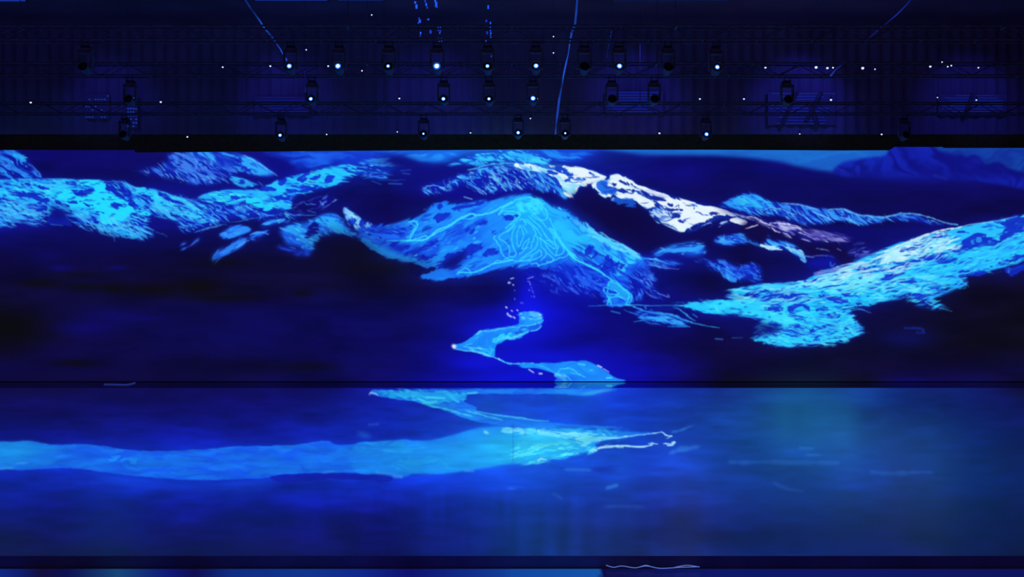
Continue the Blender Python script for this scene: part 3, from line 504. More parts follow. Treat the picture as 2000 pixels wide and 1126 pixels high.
# line drawing on the peak
def ln(p, w=2., a=.92): stroke('G', p, LN, w * .9, a, .9, taper=.15, wob=.5)
ln([(190, 360), (270, 355), (330, 345), (420, 280), (480, 250), (540, 220), (600, 180), (680, 150), (720, 160), (770, 155), (850, 132), (920, 98), (1000, 60)], 4, .85)
ln([(230, 350), (320, 325), (345, 330), (420, 292), (500, 255), (570, 205), (640, 165)], 2.4)
ln([(640, 160), (690, 145), (720, 165), (690, 182), (610, 190)], 2)
ln([(190, 215), (235, 205), (260, 235), (240, 280), (215, 320), (200, 352)], 3, .8)
ln([(215, 225), (240, 250), (215, 300), (190, 340)], 2, .8)
ln([(180, 360), (205, 355)], 5, .8)
ln([(20, 360), (100, 358), (180, 362)], 3, .6)
ln([(890, 158), (905, 150), (930, 130), (1000, 130), (1055, 140), (1062, 160), (1040, 190), (1000, 222), (950, 262)], 2.4)
ln([(895, 150), (930, 105), (1000, 65), (1045, 35), (1090, 24), (1150, 25), (1205, 58), (1255, 105), (1275, 160), (1268, 190)], 3, .8)
ln([(1050, 60), (1070, 40), (1130, 40), (1190, 70), (1235, 120), (1255, 160)], 2, .6)
ln([(920, 120), (980, 105), (1040, 85)], 2, .7); ln([(930, 150), (1000, 150), (1060, 152)], 2.4)
rr = np.random.RandomState(4)
for k in range(52):
    a = rr.rand() * 6.28; q = rr.rand() ** .5
    cx, cy = 1150 + 105 * q * math.cos(a), 88 + 62 * q * math.sin(a)
    r_ = 8 + rr.rand() * 12; s0 = rr.rand() * 6.28
    ln([(cx + r_ * math.cos(s0 + t), cy + r_ * .8 * math.sin(s0 + t)) for t in np.linspace(0, 3 + rr.rand() * 3, 7)], 1.5, .75)
for p in ([(1020, 235), (950, 290), (908, 318), (900, 340), (945, 368), (973, 400), (982, 440), (978, 475), (1010, 486), (1032, 465), (1016, 420), (1000, 360), (1005, 300), (1025, 240)],
          [(872, 322), (860, 332), (872, 360), (900, 392), (915, 440), (938, 482), (975, 505), (1012, 511)],
          [(1058, 240), (1040, 300), (1040, 350), (1054, 406), (1075, 360), (1092, 320), (1080, 275), (1058, 240)],
          [(1080, 238), (1100, 265), (1118, 292)], [(1132, 340), (1095, 385), (1082, 425), (1110, 405), (1136, 340)], [(1056, 462), (1090, 440), (1125, 408)],
          [(1185, 308), (1165, 360), (1147, 418)], [(1185, 308), (1200, 350), (1192, 400), (1165, 435), (1110, 470), (1060, 508)],
          [(1062, 520), (1120, 480), (1170, 465), (1216, 435), (1228, 455), (1225, 480), (1180, 500), (1130, 515), (1160, 480)],
          [(1220, 340), (1228, 400), (1262, 440), (1255, 480), (1220, 516)], [(1268, 452), (1308, 482), (1322, 505), (1295, 525), (1270, 520)],
          [(1200, 556), (1260, 540), (1320, 520), (1370, 495), (1425, 482), (1443, 455)],
          [(1292, 190), (1340, 280), (1390, 370), (1438, 445), (1500, 510)], [(1320, 270), (1380, 370), (1420, 420), (1510, 490)],
          [(1300, 260), (1370, 360), (1405, 420), (1395, 455), (1350, 475), (1345, 445), (1365, 405)], [(1200, 330), (1280, 380), (1330, 420), (1360, 410), (1340, 385), (1270, 355)],
          [(1325, 330), (1335, 380), (1345, 410)], [(1095, 200), (1150, 240), (1190, 300)], [(1110, 190), (1180, 250), (1230, 320)], [(1130, 170), (1220, 250), (1270, 340)], [(1150, 160), (1230, 210), (1265, 255)],
          [(1170, 150), (1220, 190), (1260, 200)], [(1060, 200), (1080, 190), (1100, 215), (1110, 240)], [(1220, 330), (1260, 380), (1290, 430), (1340, 480)], [(1250, 300), (1290, 350), (1330, 400)], [(1280, 260), (1310, 300), (1340, 340), (1330, 290), (1300, 255)],
          [(1040, 200), (1000, 260), (960, 290)], [(1030, 180), (985, 230)]):
    ln(p, 1.9)
ln([(570, 618), (605, 604), (700, 606), (760, 584), (820, 556), (855, 536), (920, 528), (960, 516), (1005, 510)], 3)
ln([(580, 603), (605, 585), (635, 572), (660, 582), (672, 600)], 2); ln([(860, 528), (885, 515), (920, 520)], 2)
ln([(1022, 522), (1080, 518), (1140, 512)], 2.2); ln([(1150, 540), (1190, 535), (1210, 556)], 2)
ln([(1440, 462), (1500, 510), (1560, 538), (1660, 582), (1720, 625), (1780, 665)], 3.4, .9)
# horned animal at the foot
solid('G', [(1750, 690), (1790, 668), (1830, 690), (1880, 735), (1930, 780), (1930, 815), (1895, 825), (1850, 805), (1790, 790), (1830, 775), (1795, 745), (1760, 740)], C(36, 170, 250), 2, .85, .5)
for p in ([(1750, 715), (1752, 690), (1790, 667), (1825, 685), (1880, 735), (1928, 775), (1938, 810), (1912, 858)], [(1910, 800), (1905, 820), (1890, 856)], [(1890, 856), (1912, 858)], [(1770, 680), (1800, 685), (1850, 720), (1900, 760), (1920, 800)],
          [(1712, 745), (1725, 725), (1750, 730), (1745, 760), (1765, 775), (1835, 775), (1800, 742)], [(1715, 742), (1730, 770), (1745, 790), (1752, 830), (1740, 855)], [(1778, 858), (1772, 805), (1800, 798), (1850, 800), (1895, 825)], [(1745, 795), (1762, 790)], [(1758, 800), (1760, 840)]):
    ln(p, 1.9)
# sparks down the gully
for a, b in (((990, 656), (1012, 650)), ((970, 690), (975, 678)), ((975, 690), (985, 686)), ((1007, 703), (1012, 705)), ((1122, 656), (1165, 641)), ((1123, 676), (1138, 680)), ((1140, 690), (1143, 704)), ((1133, 742), (1137, 748)), ((1158, 745), (1167, 766)), ((1172, 790), (1176, 800)), ((1070, 845), (1085, 846)), ((955, 880), (958, 884)), ((1150, 720), (1154, 730)), ((1020, 745), (1022, 748)), ((1020, 810), (1022, 818)), ((1152, 790), (1156, 798)), ((965, 938), (975, 944)), ((985, 950), (996, 956))):
    stroke('G', [a, b], C(190, 200, 255), 2.2, .85, .8)

# ---- A : left ridge
A2 = [(-740, 420), (-400, 340), (-150, 318), (0, 320), (150, 315), (400, 315), (520, 311), (700, 321), (850, 328), (1000, 330), (1100, 345), (1190, 390), (1330, 400), (1500, 450), (1690, 510), (1830, 570), (1830, 720), (1640, 735), (1500, 680), (1370, 640), (1300, 690), (1310, 760), (1400, 800), (1270, 862), (1200, 832), (1000, 822), (880, 780), (740, 772), (600, 692), (500, 640), (400, 722), (310, 737), (200, 690), (100, 742), (-200, 760), (-740, 720)]
mass('A', A2, 22, .6, C(40, 190, 255), C(32, 120, 248), C(15, 34, 180), .9, 30, 6, 2, .08, .5, fade=9)
mass('A', [(-740, 440), (-300, 340), (0, 322), (400, 318), (700, 325), (900, 335), (800, 420), (500, 460), (440, 480), (300, 430), (0, 480), (-740, 620)], 12, .66, C(36, 205, 255), C(34, 160, 252), C(22, 84, 225), .35, 34, 6, 2, .09, .5)
solid('A', [(690, 330), (800, 328), (900, 336), (940, 370), (905, 398), (1000, 450), (1090, 500), (1190, 580), (1320, 602), (1305, 628), (1160, 610), (1140, 650), (1050, 690), (930, 705), (885, 652), (880, 600), (800, 585), (760, 620), (650, 592), (605, 540), (560, 500), (480, 470), (560, 415), (620, 400), (660, 440), (740, 470), (830, 420), (800, 385), (740, 360)], C(34, 220, 255), 2, .97, .5)
solid('A', [(1190, 392), (1330, 402), (1490, 452), (1690, 512), (1600, 500), (1480, 466), (1400, 440), (1370, 440), (1420, 490), (1545, 520), (1500, 542), (1390, 535), (1330, 490), (1270, 460), (1215, 432)], C(40, 215, 255), 1.6, .9, .5)
solid('A', [(870, 705), (930, 690), (1000, 700), (1090, 690), (1150, 720), (1180, 770), (1275, 862), (1200, 835), (1100, 820), (1000, 780), (900, 760)], C(36, 180, 255), 2.5, .7, .9)
solid('A', [(620, 590), (700, 545), (800, 570), (870, 620), (740, 600), (700, 625)], C(36, 180, 255), 2, .75, .8)
for h in ([(925, 392), (955, 376), (1040, 378), (1005, 392), (1030, 430), (1095, 470), (1100, 492), (1020, 450)], [(1058, 412), (1100, 410), (1110, 380), (1150, 400), (1160, 440), (1140, 470), (1100, 455)], [(575, 330), (650, 332), (690, 368), (650, 378), (590, 358)], [(650, 440), (690, 425), (740, 400), (790, 402), (822, 420), (790, 435), (720, 440), (690, 462)], [(1370, 432), (1440, 440), (1462, 464), (1400, 456)], [(1225, 450), (1290, 440), (1350, 495), (1330, 545), (1275, 510)], [(1120, 480), (1165, 475), (1200, 540), (1160, 545)], [(590, 508), (670, 510), (690, 525), (640, 535)], [(970, 545), (1010, 520), (1085, 548), (1045, 560), (1050, 580)], [(1310, 640), (1350, 610), (1400, 578), (1470, 600), (1490, 650), (1400, 640)], [(440, 620), (500, 590), (560, 605), (590, 670), (640, 725), (560, 725), (420, 710)], [(730, 640), (800, 628), (855, 645), (850, 680), (770, 715), (680, 670)], [(60, 430), (200, 420), (320, 432), (440, 490), (380, 520), (240, 482), (120, 462)], [(940, 720), (1000, 710), (1080, 735), (1000, 745)], [(1200, 690), (1280, 690), (1240, 720)], [(1460, 490), (1540, 490), (1530, 520), (1470, 510)], [(1540, 500), (1600, 490), (1640, 545), (1570, 540)], [(1270, 545), (1320, 560), (1300, 580), (1265, 570)], [(730, 520), (790, 535), (840, 545), (780, 552)], [(230, 540), (350, 520), (420, 560), (380, 620), (280, 600)], [(320, 380), (400, 370), (440, 400), (380, 405)], [(840, 600), (940, 605), (900, 620)], [(1190, 560), (1260, 575), (1230, 590)], [(180, 350), (270, 350), (320, 370), (220, 370)]):
    solid('A', h, C(15, 34, 180), 1.3, .93, .75, ang=20, fil=.0)
blob(113, 418, 24, 14, C(13, 14, 110), .8)
clip_to('A', A2, 2)
mass('A', [(-300, 330), (0, 322), (500, 320), (700, 330), (560, 420), (460, 490), (260, 440), (0, 430), (-300, 480)], 14, .4, C(60, 222, 255), C(40, 190, 255), None, 0, 26, 4.5, 4, .08, .6, fil=.4, fleck=.3, amp=.85)
mass('A', [(-300, 480), (0, 480), (300, 540), (430, 620), (330, 720), (0, 730), (-300, 720)], 16, .36, C(80, 200, 255), C(44, 150, 252), None, 0, 22, 4.5, 5, .08, .6, fil=.6, fleck=.3, amp=.8)
mass('A', [(1100, 350), (1330, 402), (1690, 512), (1830, 580), (1800, 700), (1500, 660), (1350, 600), (1200, 500)], 26, .4, C(70, 215, 255), C(44, 170, 255), None, 0, 24, 4.5, 4, .08, .6, fil=.5, fleck=.3, amp=.85)
mass('A', [(640, 600), (900, 640), (1150, 640), (1330, 690), (1290, 850), (1000, 810), (740, 760)], 32, .4, C(80, 215, 255), C(40, 160, 255), None, 0, 22, 4.5, 4, .08, .6, fil=.6, fleck=.3, amp=.85)
clip_to(None, 0)
for p, w in (([(0, 318), (150, 313), (400, 314), (520, 310), (700, 321), (850, 327), (1000, 332), (1100, 346), (1190, 391), (1330, 402), (1500, 452), (1690, 512)], 1.8), ([(580, 640), (640, 690), (740, 750), (790, 772)], 2.4), ([(640, 600), (700, 680), (780, 750)], 2), ([(860, 660), (930, 720), (1000, 780), (1100, 800)], 2.5), ([(1160, 640), (1250, 660), (1330, 690)], 3), ([(1150, 600), (1250, 610), (1340, 618)], 3), ([(1160, 700), (1190, 770), (1270, 860)], 4), ([(1280, 730), (1350, 765)], 3), ([(0, 560), (120, 570), (250, 610), (350, 640)], 2.5), ([(0, 640), (100, 650), (200, 690), (310, 735)], 2.5), ([(360, 660), (360, 620), (400, 610)], 2.5), ([(450, 710), (550, 722)], 3), ([(220, 680), (330, 720)], 2.5), ([(0, 500), (150, 500), (260, 520)], 2.5), ([(430, 480), (480, 530), (560, 570), (640, 610)], 2.5), ([(890, 790), (970, 810)], 3), ([(1000, 820), (1010, 860)], 2), ([(1380, 640), (1460, 660)], 2.5), ([(1430, 790), (1470, 820)], 2), ([(1370, 775), (1430, 800)], 2), ([(1490, 640), (1560, 670), (1660, 740)], 2), ([(1570, 580), (1640, 620), (1650, 660)], 2), ([(1650, 560), (1700, 600), (1690, 640)], 2.5)):
    stroke('A', p, C(70, 190, 255), w * .8, .5, 1.1, taper=.8)
solid('A', [(600, 740), (740, 775), (900, 800), (1000, 840), (1270, 880), (1330, 830), (1420, 820), (1500, 760), (1450, 900), (1000, 980), (400, 900), (0, 800), (0, 760), (300, 750)], C(13, 12, 84), 9, .55)

# ---- right ridge (J, I)
R_ = [(-640, 505), (-560, 440), (-300, 400), (-80, 520), (0, 505), (250, 488), (300, 460), (360, 410), (500, 385), (620, 352), (700, 300), (850, 250), (960, 222), (1100, 165), (1250, 115), (1400, 90), (1500, 62), (1650, 45), (1830, 5), (1980, -30), (2500, -80), (2500, 330), (1990, 380), (1877, 372), (1760, 440), (1600, 442), (1460, 440), (1465, 522), (1330, 560), (1200, 612), (1350, 702), (1240, 692), (1100, 685), (1040, 620), (900, 640), (740, 650), (765, 715), (640, 690), (650, 780), (710, 858), (600, 922), (480, 962), (300, 960), (170, 972), (0, 945), (-90, 925), (-180, 850), (-40, 790), (-130, 745), (-300, 710), (-560, 700), (-700, 640)]
mass('J', [(-300, 560), (0, 510), (250, 488), (380, 420), (620, 352), (850, 250), (1100, 165), (1400, 90), (1650, 45), (1830, 5), (2500, -80), (2500, 330), (1877, 372), (1600, 445), (1460, 450), (1470, 525), (1330, 570), (1210, 615), (1350, 702), (1100, 690), (1030, 625), (900, 640), (740, 650), (770, 715), (620, 690), (640, 780), (715, 858), (600, 922), (480, 962), (170, 975), (0, 945), (-120, 870), (-40, 700)], -14, .8, C(38, 200, 255), C(34, 150, 252), C(17, 50, 205), .85, 44, 7, 2.2, .08, .5, fade=9)
mass('I', [(560, 350), (700, 325), (900, 314), (1150, 308), (1300, 318), (1480, 335), (1560, 300), (1480, 260), (1300, 250), (1120, 225), (1220, 203), (1400, 195), (1550, 180), (1700, 150), (1800, 300), (1700, 600), (1440, 655), (1250, 632), (1130, 572), (1250, 560), (1380, 505), (1200, 462), (1000, 432), (850, 422), (700, 382)], 6, .74, C(38, 205, 255), C(34, 150, 252), C(17, 56, 210), .8, 40, 7, 2.2, .08, .5, fade=7)
solid('I', [(680, 350), (800, 325), (1000, 316), (1150, 320), (1280, 350), (1380, 380), (1400, 420), (1500, 450), (1640, 470), (1500, 480), (1420, 500), (1300, 450), (1200, 430), (1060, 420), (900, 405), (780, 390)], C(60, 232, 255), 2.4, .93, .5, C(36, 200, 255), 6)
solid('I', [(1260, 330), (1400, 345), (1560, 320), (1700, 330), (1800, 360), (1760, 420), (1640, 440), (1500, 440), (1400, 400)], C(36, 205, 255), 3, .6, .9)
solid('I', [(1170, 585), (1300, 570), (1500, 570), (1700, 585), (1780, 600), (1640, 615), (1500, 620), (1380, 640), (1240, 615)], C(40, 205, 255), 2.4, .85, .7)
solid('I', [(1120, 225), (1230, 203), (1400, 196), (1550, 165), (1700, 140), (1850, 100), (1860, 160), (1760, 200), (1650, 215), (1500, 220), (1380, 240), (1250, 232)], C(130, 240, 255), 2, .85, .9, C(60, 210, 255), -8, 34, 6)
solid('J', [(480, 640), (380, 600), (300, 560), (420, 560), (560, 600), (700, 580), (820, 560), (930, 590), (760, 650), (640, 660)], C(36, 205, 255), 3, .8, .8)
solid('J', [(780, 340), (870, 258), (960, 224), (1100, 168), (1250, 118), (1290, 140), (1380, 205), (1260, 240), (1120, 290), (1000, 332), (900, 350), (820, 350)], C(200, 248, 255), 1.8, .8, 1.0, C(130, 225, 252), -24, 26, 6)
solid('J', [(850, 300), (940, 260), (1010, 270), (1090, 290), (1000, 320), (900, 340), (850, 330)], C(215, 250, 255), 2, .8, .8)
solid('J', [(1290, 122), (1400, 95), (1500, 72), (1690, 55), (1735, 100), (1660, 155), (1600, 145), (1540, 135), (1450, 180), (1330, 150)], C(42, 192, 255), 2, .95, .5)
solid('J', [(1000, 425), (1080, 380), (1200, 335), (1320, 300), (1450, 285), (1650, 235), (1750, 180), (1877, 140), (2100, 110), (2100, 280), (1877, 285), (1740, 330), (1690, 350), (1740, 385), (1600, 420), (1420, 410), (1380, 440), (1450, 520), (1380, 530), (1250, 500), (1150, 520), (1100, 510), (1120, 480), (1000, 455)], C(38, 206, 255), 2.6, .9, .6, C(36, 165, 255), -14, 40, 8)
solid('J', [(280, 470), (460, 460), (640, 440), (780, 420), (860, 440), (840, 490), (700, 500), (560, 490), (420, 510), (300, 500)], C(150, 240, 255), 2, .75, 1.0, C(60, 205, 255), -6, 36, 6)
for h, s in (([(1425, 195), (1470, 170), (1530, 138), (1590, 142), (1640, 180), (1690, 195), (1660, 225), (1560, 235), (1480, 245), (1380, 240), (1360, 225), (1430, 220)], 2), ([(1690, 62), (1760, 35), (1800, 5), (1877, 15), (1960, 10), (1960, 90), (1877, 110), (1780, 150), (1700, 175), (1740, 110)], 3), ([(1140, 195), (1190, 160), (1250, 143), (1310, 168), (1240, 162), (1190, 180), (1150, 212)], 1.3), ([(640, 430), (700, 400), (800, 388), (900, 388), (1000, 358), (1130, 312), (1250, 275), (1400, 252), (1600, 240), (1400, 265), (1260, 300), (1130, 345), (1000, 390), (900, 418), (740, 425)], 1.6), ([(1690, 352), (1745, 320), (1780, 296), (1877, 288), (2050, 280), (2050, 310), (1877, 318), (1800, 332), (1720, 358)], 1.6), ([(1740, 390), (1800, 372), (1900, 368), (2000, 380), (1877, 412), (1780, 440)], 2.5), ([(960, 480), (1000, 460), (1060, 458), (1112, 490), (1060, 512), (1000, 500)], 1.6), ([(365, 592), (400, 585), (470, 600), (560, 605), (610, 640), (540, 640), (420, 620)], 1.6), ([(0, 590), (60, 560), (160, 550), (270, 578), (320, 620), (220, 635), (60, 625), (-60, 620)], 2), ([(-30, 690), (30, 660), (90, 662), (112, 690), (40, 702)], 1.6), ([(155, 808), (180, 790), (225, 788), (245, 830), (200, 835)], 1.6), ([(390, 830), (430, 800), (480, 785), (525, 802), (510, 842), (440, 852)], 2), ([(140, 690), (165, 655), (230, 645), (310, 680), (300, 705), (240, 665), (185, 690), (190, 715), (270, 742), (170, 730)], 1.2), ([(300, 850), (350, 835), (390, 850), (340, 870)], 1.6), ([(-60, 800), (40, 790), (110, 830), (100, 880), (-40, 870)], 3), ([(430, 735), (480, 715), (530, 735), (470, 752)], 1.5), ([(350, 690), (420, 670), (445, 690), (400, 710)], 1.5), ([(1170, 520), (1240, 508), (1290, 520), (1230, 540)], 1.5), ([(1060, 580), (1140, 570), (1160, 600), (1090, 610)], 1.6), ([(860, 480), (960, 440), (1010, 405), (930, 410), (820, 460)], 2), ([(1230, 320), (1330, 305), (1440, 345), (1360, 345), (1260, 350)], 1.8), ([(1400, 415), (1480, 400), (1620, 405), (1600, 435), (1480, 435)], 2), ([(250, 940), (330, 915), (420, 918), (340, 940)], 1.6), ([(530, 560), (600, 570), (590, 590), (560, 590)], 1.2), ([(1020, 240), (1080, 215), (1140, 215), (1090, 250), (1040, 275)], 1.2), ([(960, 250), (1010, 225), (1020, 240), (980, 275)], 1), ([(1350, 240), (1420, 215), (1480, 225), (1440, 250)], 1.4), ([(1370, 125), (1430, 112), (1450, 125), (1400, 132)], 1), ([(250, 490), (340, 470), (500, 468), (420, 490), (300, 500)], 1.2), ([(560, 420), (640, 408), (760, 412), (640, 428)], 1.2), ([(600, 380), (700, 378), (860, 378), (760, 395), (640, 395)], 1.3)):
    solid('J', h, C(17, 42, 190), s, .92, .75, ang=-8, fil=.0)
for p in ([(1540, 165), (1580, 180), (1570, 205), (1530, 190)], [(1600, 190), (1640, 195), (1620, 215)], [(1490, 190), (1520, 180), (1510, 215)]):
    solid('J', p, C(50, 170, 250), 1.5, .7, .6)
solid('J', [(330, 420), (420, 400), (540, 392), (600, 402), (500, 420), (380, 440)], C(110, 110, 205), 1.6, .85, .5)
clip_to('J', R_, 2)
mass('J', [(250, 480), (500, 390), (700, 320), (960, 225), (1250, 120), (1420, 200), (1300, 300), (1100, 380), (900, 430), (760, 500), (500, 520), (300, 520)], -16, .46, C(190, 246, 255), C(120, 226, 255), None, 0, 30, 5, 4, .07, .6, fil=.5, fleck=.3, amp=.85)
mass('J', [(-300, 560), (0, 520), (300, 490), (700, 440), (1000, 420), (1300, 480), (1200, 560), (900, 600), (700, 620), (300, 640), (0, 680), (-200, 640)], -8, .4, C(120, 238, 255), C(60, 210, 255), None, 0, 34, 5, 5, .07, .6, fil=.4, fleck=.3, amp=.8)
mass('J', [(-60, 700), (200, 690), (500, 700), (700, 760), (700, 850), (500, 940), (200, 960), (0, 930), (-80, 840)], 8, .42, C(70, 226, 255), C(40, 200, 255), None, 0, 26, 5, 5, .08, .6, fil=.4, fleck=.3, amp=.85)
mass('J', [(1000, 420), (1300, 310), (1877, 150), (2100, 120), (2100, 330), (1877, 350), (1500, 420), (1200, 520)], -16, .42, C(60, 222, 255), C(40, 196, 255), None, 0, 34, 5, 5, .08, .5, fil=.3, fleck=.3, amp=.8)
clip_to(None, 0)
stroke('J', [(500, 378), (620, 356), (700, 352)], C(200, 215, 250), 2.4, .85, 1)
stroke('J', [(860, 262), (960, 222), (1100, 166), (1250, 116), (1330, 100), (1420, 88)], C(222, 238, 255), 3.2, .95, 1, taper=.3)
stroke('J', [(1380, 96), (1500, 64), (1650, 46), (1830, 6)], C(120, 220, 252), 2, .9, .9)
for p, w in (([(0, 508), (150, 498), (270, 486)], 2), ([(620, 440), (740, 425), (860, 420), (1000, 410)], 2.5), ([(640, 345), (740, 320), (830, 320)], 2.5), ([(780, 360), (900, 370), (1000, 350)], 2.5), ([(1240, 640), (1180, 625), (1160, 640), (1240, 670), (1350, 704)], 3), ([(560, 780), (620, 830), (705, 858)], 3), ([(530, 870), (620, 885), (690, 855)], 3), ([(140, 960), (200, 945), (290, 955)], 3), ([(345, 935), (400, 945), (485, 962)], 2.5), ([(740, 640), (800, 630), (880, 622)], 2.5), ([(600, 700), (680, 690), (755, 715)], 2.5), ([(1380, 435), (1420, 480), (1470, 522)], 2.5), ([(1650, 235), (1740, 180), (1877, 140)], 3), ([(1780, 390), (1760, 420), (1770, 380)], 2)):
    stroke('J', p, C(90, 210, 255), w * .8, .55, 1.1, taper=.8)
stroke('J', [(1000, 826), (1080, 826), (1130, 838), (1140, 860), (1090, 860)], C(26, 60, 190), 4, .7, 2)
blob(1770, 660, 60, 22, C(15, 20, 110), .6)
# low left tail of the right ridge
for p, w, a in (([(190, 352), (280, 350), (350, 372), (440, 400), (560, 412), (650, 440), (720, 468), (800, 488), (930, 506)], 4.5, .9), ([(0, 353), (150, 350), (300, 345), (450, 350), (620, 346)], 2.2, .8), ([(600, 360), (660, 390), (710, 430), (760, 460)], 3, .8), ([(400, 360), (405, 372)], 3, .6), ([(250, 380), (330, 410), (420, 440)], 2, .6), ([(160, 390), (220, 405)], 2, .5), ([(320, 466), (420, 452), (560, 462), (640, 486), (700, 490)], 3, .8), ([(560, 500), (660, 498), (720, 500)], 2.5, .8), ([(740, 412), (770, 432)], 2.5, .7), ([(900, 586), (950, 590)], 2.5, .6), ([(1020, 580), (1090, 578)], 2, .5), ([(1080, 425), (1140, 430), (1200, 452)], 2.5, .8)):
    stroke('I', p, C(50, 185, 255), w, a, 1.2, taper=.85)
mass('I', [(320, 400), (420, 390), (520, 415), (640, 440), (720, 480), (650, 500), (520, 490), (400, 470)], 14, .55, C(50, 165, 250), C(28, 100, 235), C(17, 50, 205), .7, 24, 5, 4, .1)
solid('I', [(400, 428), (460, 430), (520, 428), (572, 452), (520, 462), (440, 448)], C(50, 170, 252), 2, .8, .6)
solid('I', [(410, 365), (520, 358), (640, 372), (560, 388), (440, 382)], C(14, 24, 140), 2, .8, .5)
mass('I', [(880, 415), (1000, 415), (1060, 405), (1100, 430), (1010, 435), (920, 430)], 0, .3, C(20, 60, 180), C(20, 60, 180), C(14, 36, 130), .8, 20, 5, 2, .1)
solid('I', [(870, 425), (1060, 435), (1200, 462), (1380, 505), (1250, 560), (1130, 570), (1100, 585), (1000, 560), (940, 500)], C(14, 14, 96), 4, .75)
blob(1420, 690, 60, 20, C(14, 10, 58), .6)
# dark valley folds
blob(30, 640, 75, 30, C(11, 11, 14), .97); blob(90, 645, 30, 14, C(12, 11, 26), .8)
for x, y, rx, ry, a in ((80, 552, 46, 9, .85), (165, 560, 40, 9, .7), (225, 562, 26, 9, .9), (300, 565, 50, 12, .9), (390, 560, 44, 18, .95), (440, 580, 70, 8, .8), (590, 572, 18, 6, .8), (150, 708, 44, 6, .8), (430, 512, 60, 10, .6), (740, 520, 90, 20, .6), (600, 715, 60, 10, .5), (150, 535, 50, 8, .5)):
    blob(x, y, rx, ry, C(13, 12, 18), a)
for x, y, rx, ry, a in ((118, 522, 24, 6, .8), (228, 522, 20, 4, .8), (170, 640, 70, 14, .7), (220, 615, 60, 14, .5), (100, 500, 40, 14, .4), (280, 620, 60, 5, .4)):
    blob(x, y, rx, ry, C(16, 12, 112), a)
blob(660, 470, 60, 26, C(12, 11, 40), .5); blob(690, 490, 50, 18, C(12, 11, 34), .6)

# ---- river on the wall (H)
for x, y, rx, ry, a in ((1030, 575, 22, 40, .6), (1035, 605, 40, 24, .7), (960, 640, 80, 28, .4), (1060, 695, 110, 18, .4), (930, 708, 70, 16, .5), (1000, 735, 100, 12, .4), (1030, 650, 70, 40, .4)):
    blob(x, y, rx, ry, C(17, 22, 240), a)
S1 = [(825, 255), (880, 240), (940, 242), (1025, 262), (1042, 300), (1062, 320), (1045, 350), (1035, 385), (1005, 425), (940, 432), (915, 405), (910, 440), (840, 490), (760, 500), (725, 525), (690, 505), (640, 545), (605, 550), (585, 590), (580, 650), (572, 682), (480, 662), (380, 632), (260, 620), (195, 606), (160, 578), (190, 558), (270, 540), (340, 500), (400, 450), (470, 415), (560, 405), (680, 385), (800, 370), (822, 330)]
solid('H', S1, C(30, 155, 255), 2.0, .97, .25, C(26, 130, 252), -20, 34, 10, fil=.08)
solid('H', [(600, 490), (680, 455), (780, 430), (860, 405), (915, 400), (905, 440), (830, 487), (745, 515), (700, 500), (640, 530), (590, 540), (560, 520)], C(50, 220, 255), 2.5, .85, .9, C(34, 150, 250), -20, 12, 5)
mass('H', [(780, 400), (900, 400), (905, 440), (800, 470)], -14, .4, C(20, 60, 200), C(20, 70, 210), None, 0, 10, 4, 2, .1, amp=.8, fil=0.3, fleck=0)
mass('H', [(825, 255), (940, 242), (1030, 265), (1040, 310), (830, 310)], 4, .5, C(90, 200, 255), C(60, 170, 255), None, 0, 9, 4, 2, .12, fil=0.3, fleck=0)
solid('H', [(932, 430), (1000, 415), (1040, 370), (1020, 350), (920, 385)], C(20, 60, 225), 1.5, .6, .5)
solid('H', [(330, 590), (440, 598), (560, 610), (575, 675), (480, 655), (400, 630)], C(44, 200, 255), 3, .7, .8)
for p, w, a in (([(930, 430), (1000, 418), (1038, 375)], 2, .9), ([(280, 580), (360, 592), (430, 600), (500, 605)], 2, .8), ([(195, 606), (260, 618), (380, 632), (480, 662), (572, 684), (620, 705), (680, 735)], 2, .85), ([(330, 600), (430, 640), (520, 660)], 2, .7), ([(405, 460), (430, 442), (455, 430)], 4, .7), ([(470, 430), (520, 432), (600, 418), (700, 398), (820, 390)], 3, .6), ([(300, 565), (360, 552)], 2, .6), ([(400, 500), (420, 490)], 2, .5), ([(830, 295), (900, 300), (960, 310), (1030, 305)], 2, .6), ([(820, 380), (930, 375), (1020, 345), (1060, 320)], 2.4, .6)):
    stroke('H', p, C(110, 225, 255), w, a, .9)
stroke('H', [(1170, 870), (1210, 880), (1240, 905)], C(150, 240, 255), 4, .8, 1)
stroke('H', [(1190, 850), (1250, 875), (1320, 918)], C(120, 235, 255), 3, .8, 1)
stroke('H', [(610, 520), (700, 490), (760, 500), (830, 470), (905, 440)], C(90, 235, 255), 5, .7, 1.4)
solid('H', [(160, 578), (172, 560), (195, 562), (205, 580), (190, 605), (175, 598)], C(225, 250, 255), 1, .97)
S2 = [(572, 680), (640, 702), (740, 745), (880, 752), (960, 742), (1150, 742), (1300, 726), (1480, 724), (1580, 762), (1690, 835), (1760, 880), (1872, 916), (1860, 930), (1205, 930), (1195, 885), (1165, 850), (1130, 832), (1000, 790), (880, 792), (800, 766), (730, 762), (640, 722)]
solid('H', S2, C(30, 152, 255), 1.5, .97, .2, C(27, 132, 252), 8, 40, 10, fil=.06)
solid('H', [(1165, 845), (1220, 850), (1300, 880), (1345, 925), (1205, 925), (1195, 885)], C(110, 240, 255), 2, .85, 1.0, C(40, 170, 255), 50, 10, 4)
for p, w, a in (([(1200, 835), (1230, 800), (1290, 790), (1350, 808), (1390, 850)], 2, .9), ([(1330, 840), (1400, 855), (1470, 886)], 2, .9), ([(1400, 750), (1460, 760)], 3, .6), ([(600, 692), (680, 735), (740, 748), (900, 745), (960, 742)], 2.4, .8), ([(1000, 760), (1080, 790), (1160, 830)], 2, .5), ([(1675, 888), (1720, 886)], 2.4, .9), ([(1510, 812), (1535, 812)], 2, .6)):
    stroke('H', p, C(70, 225, 255), w, a, .9)
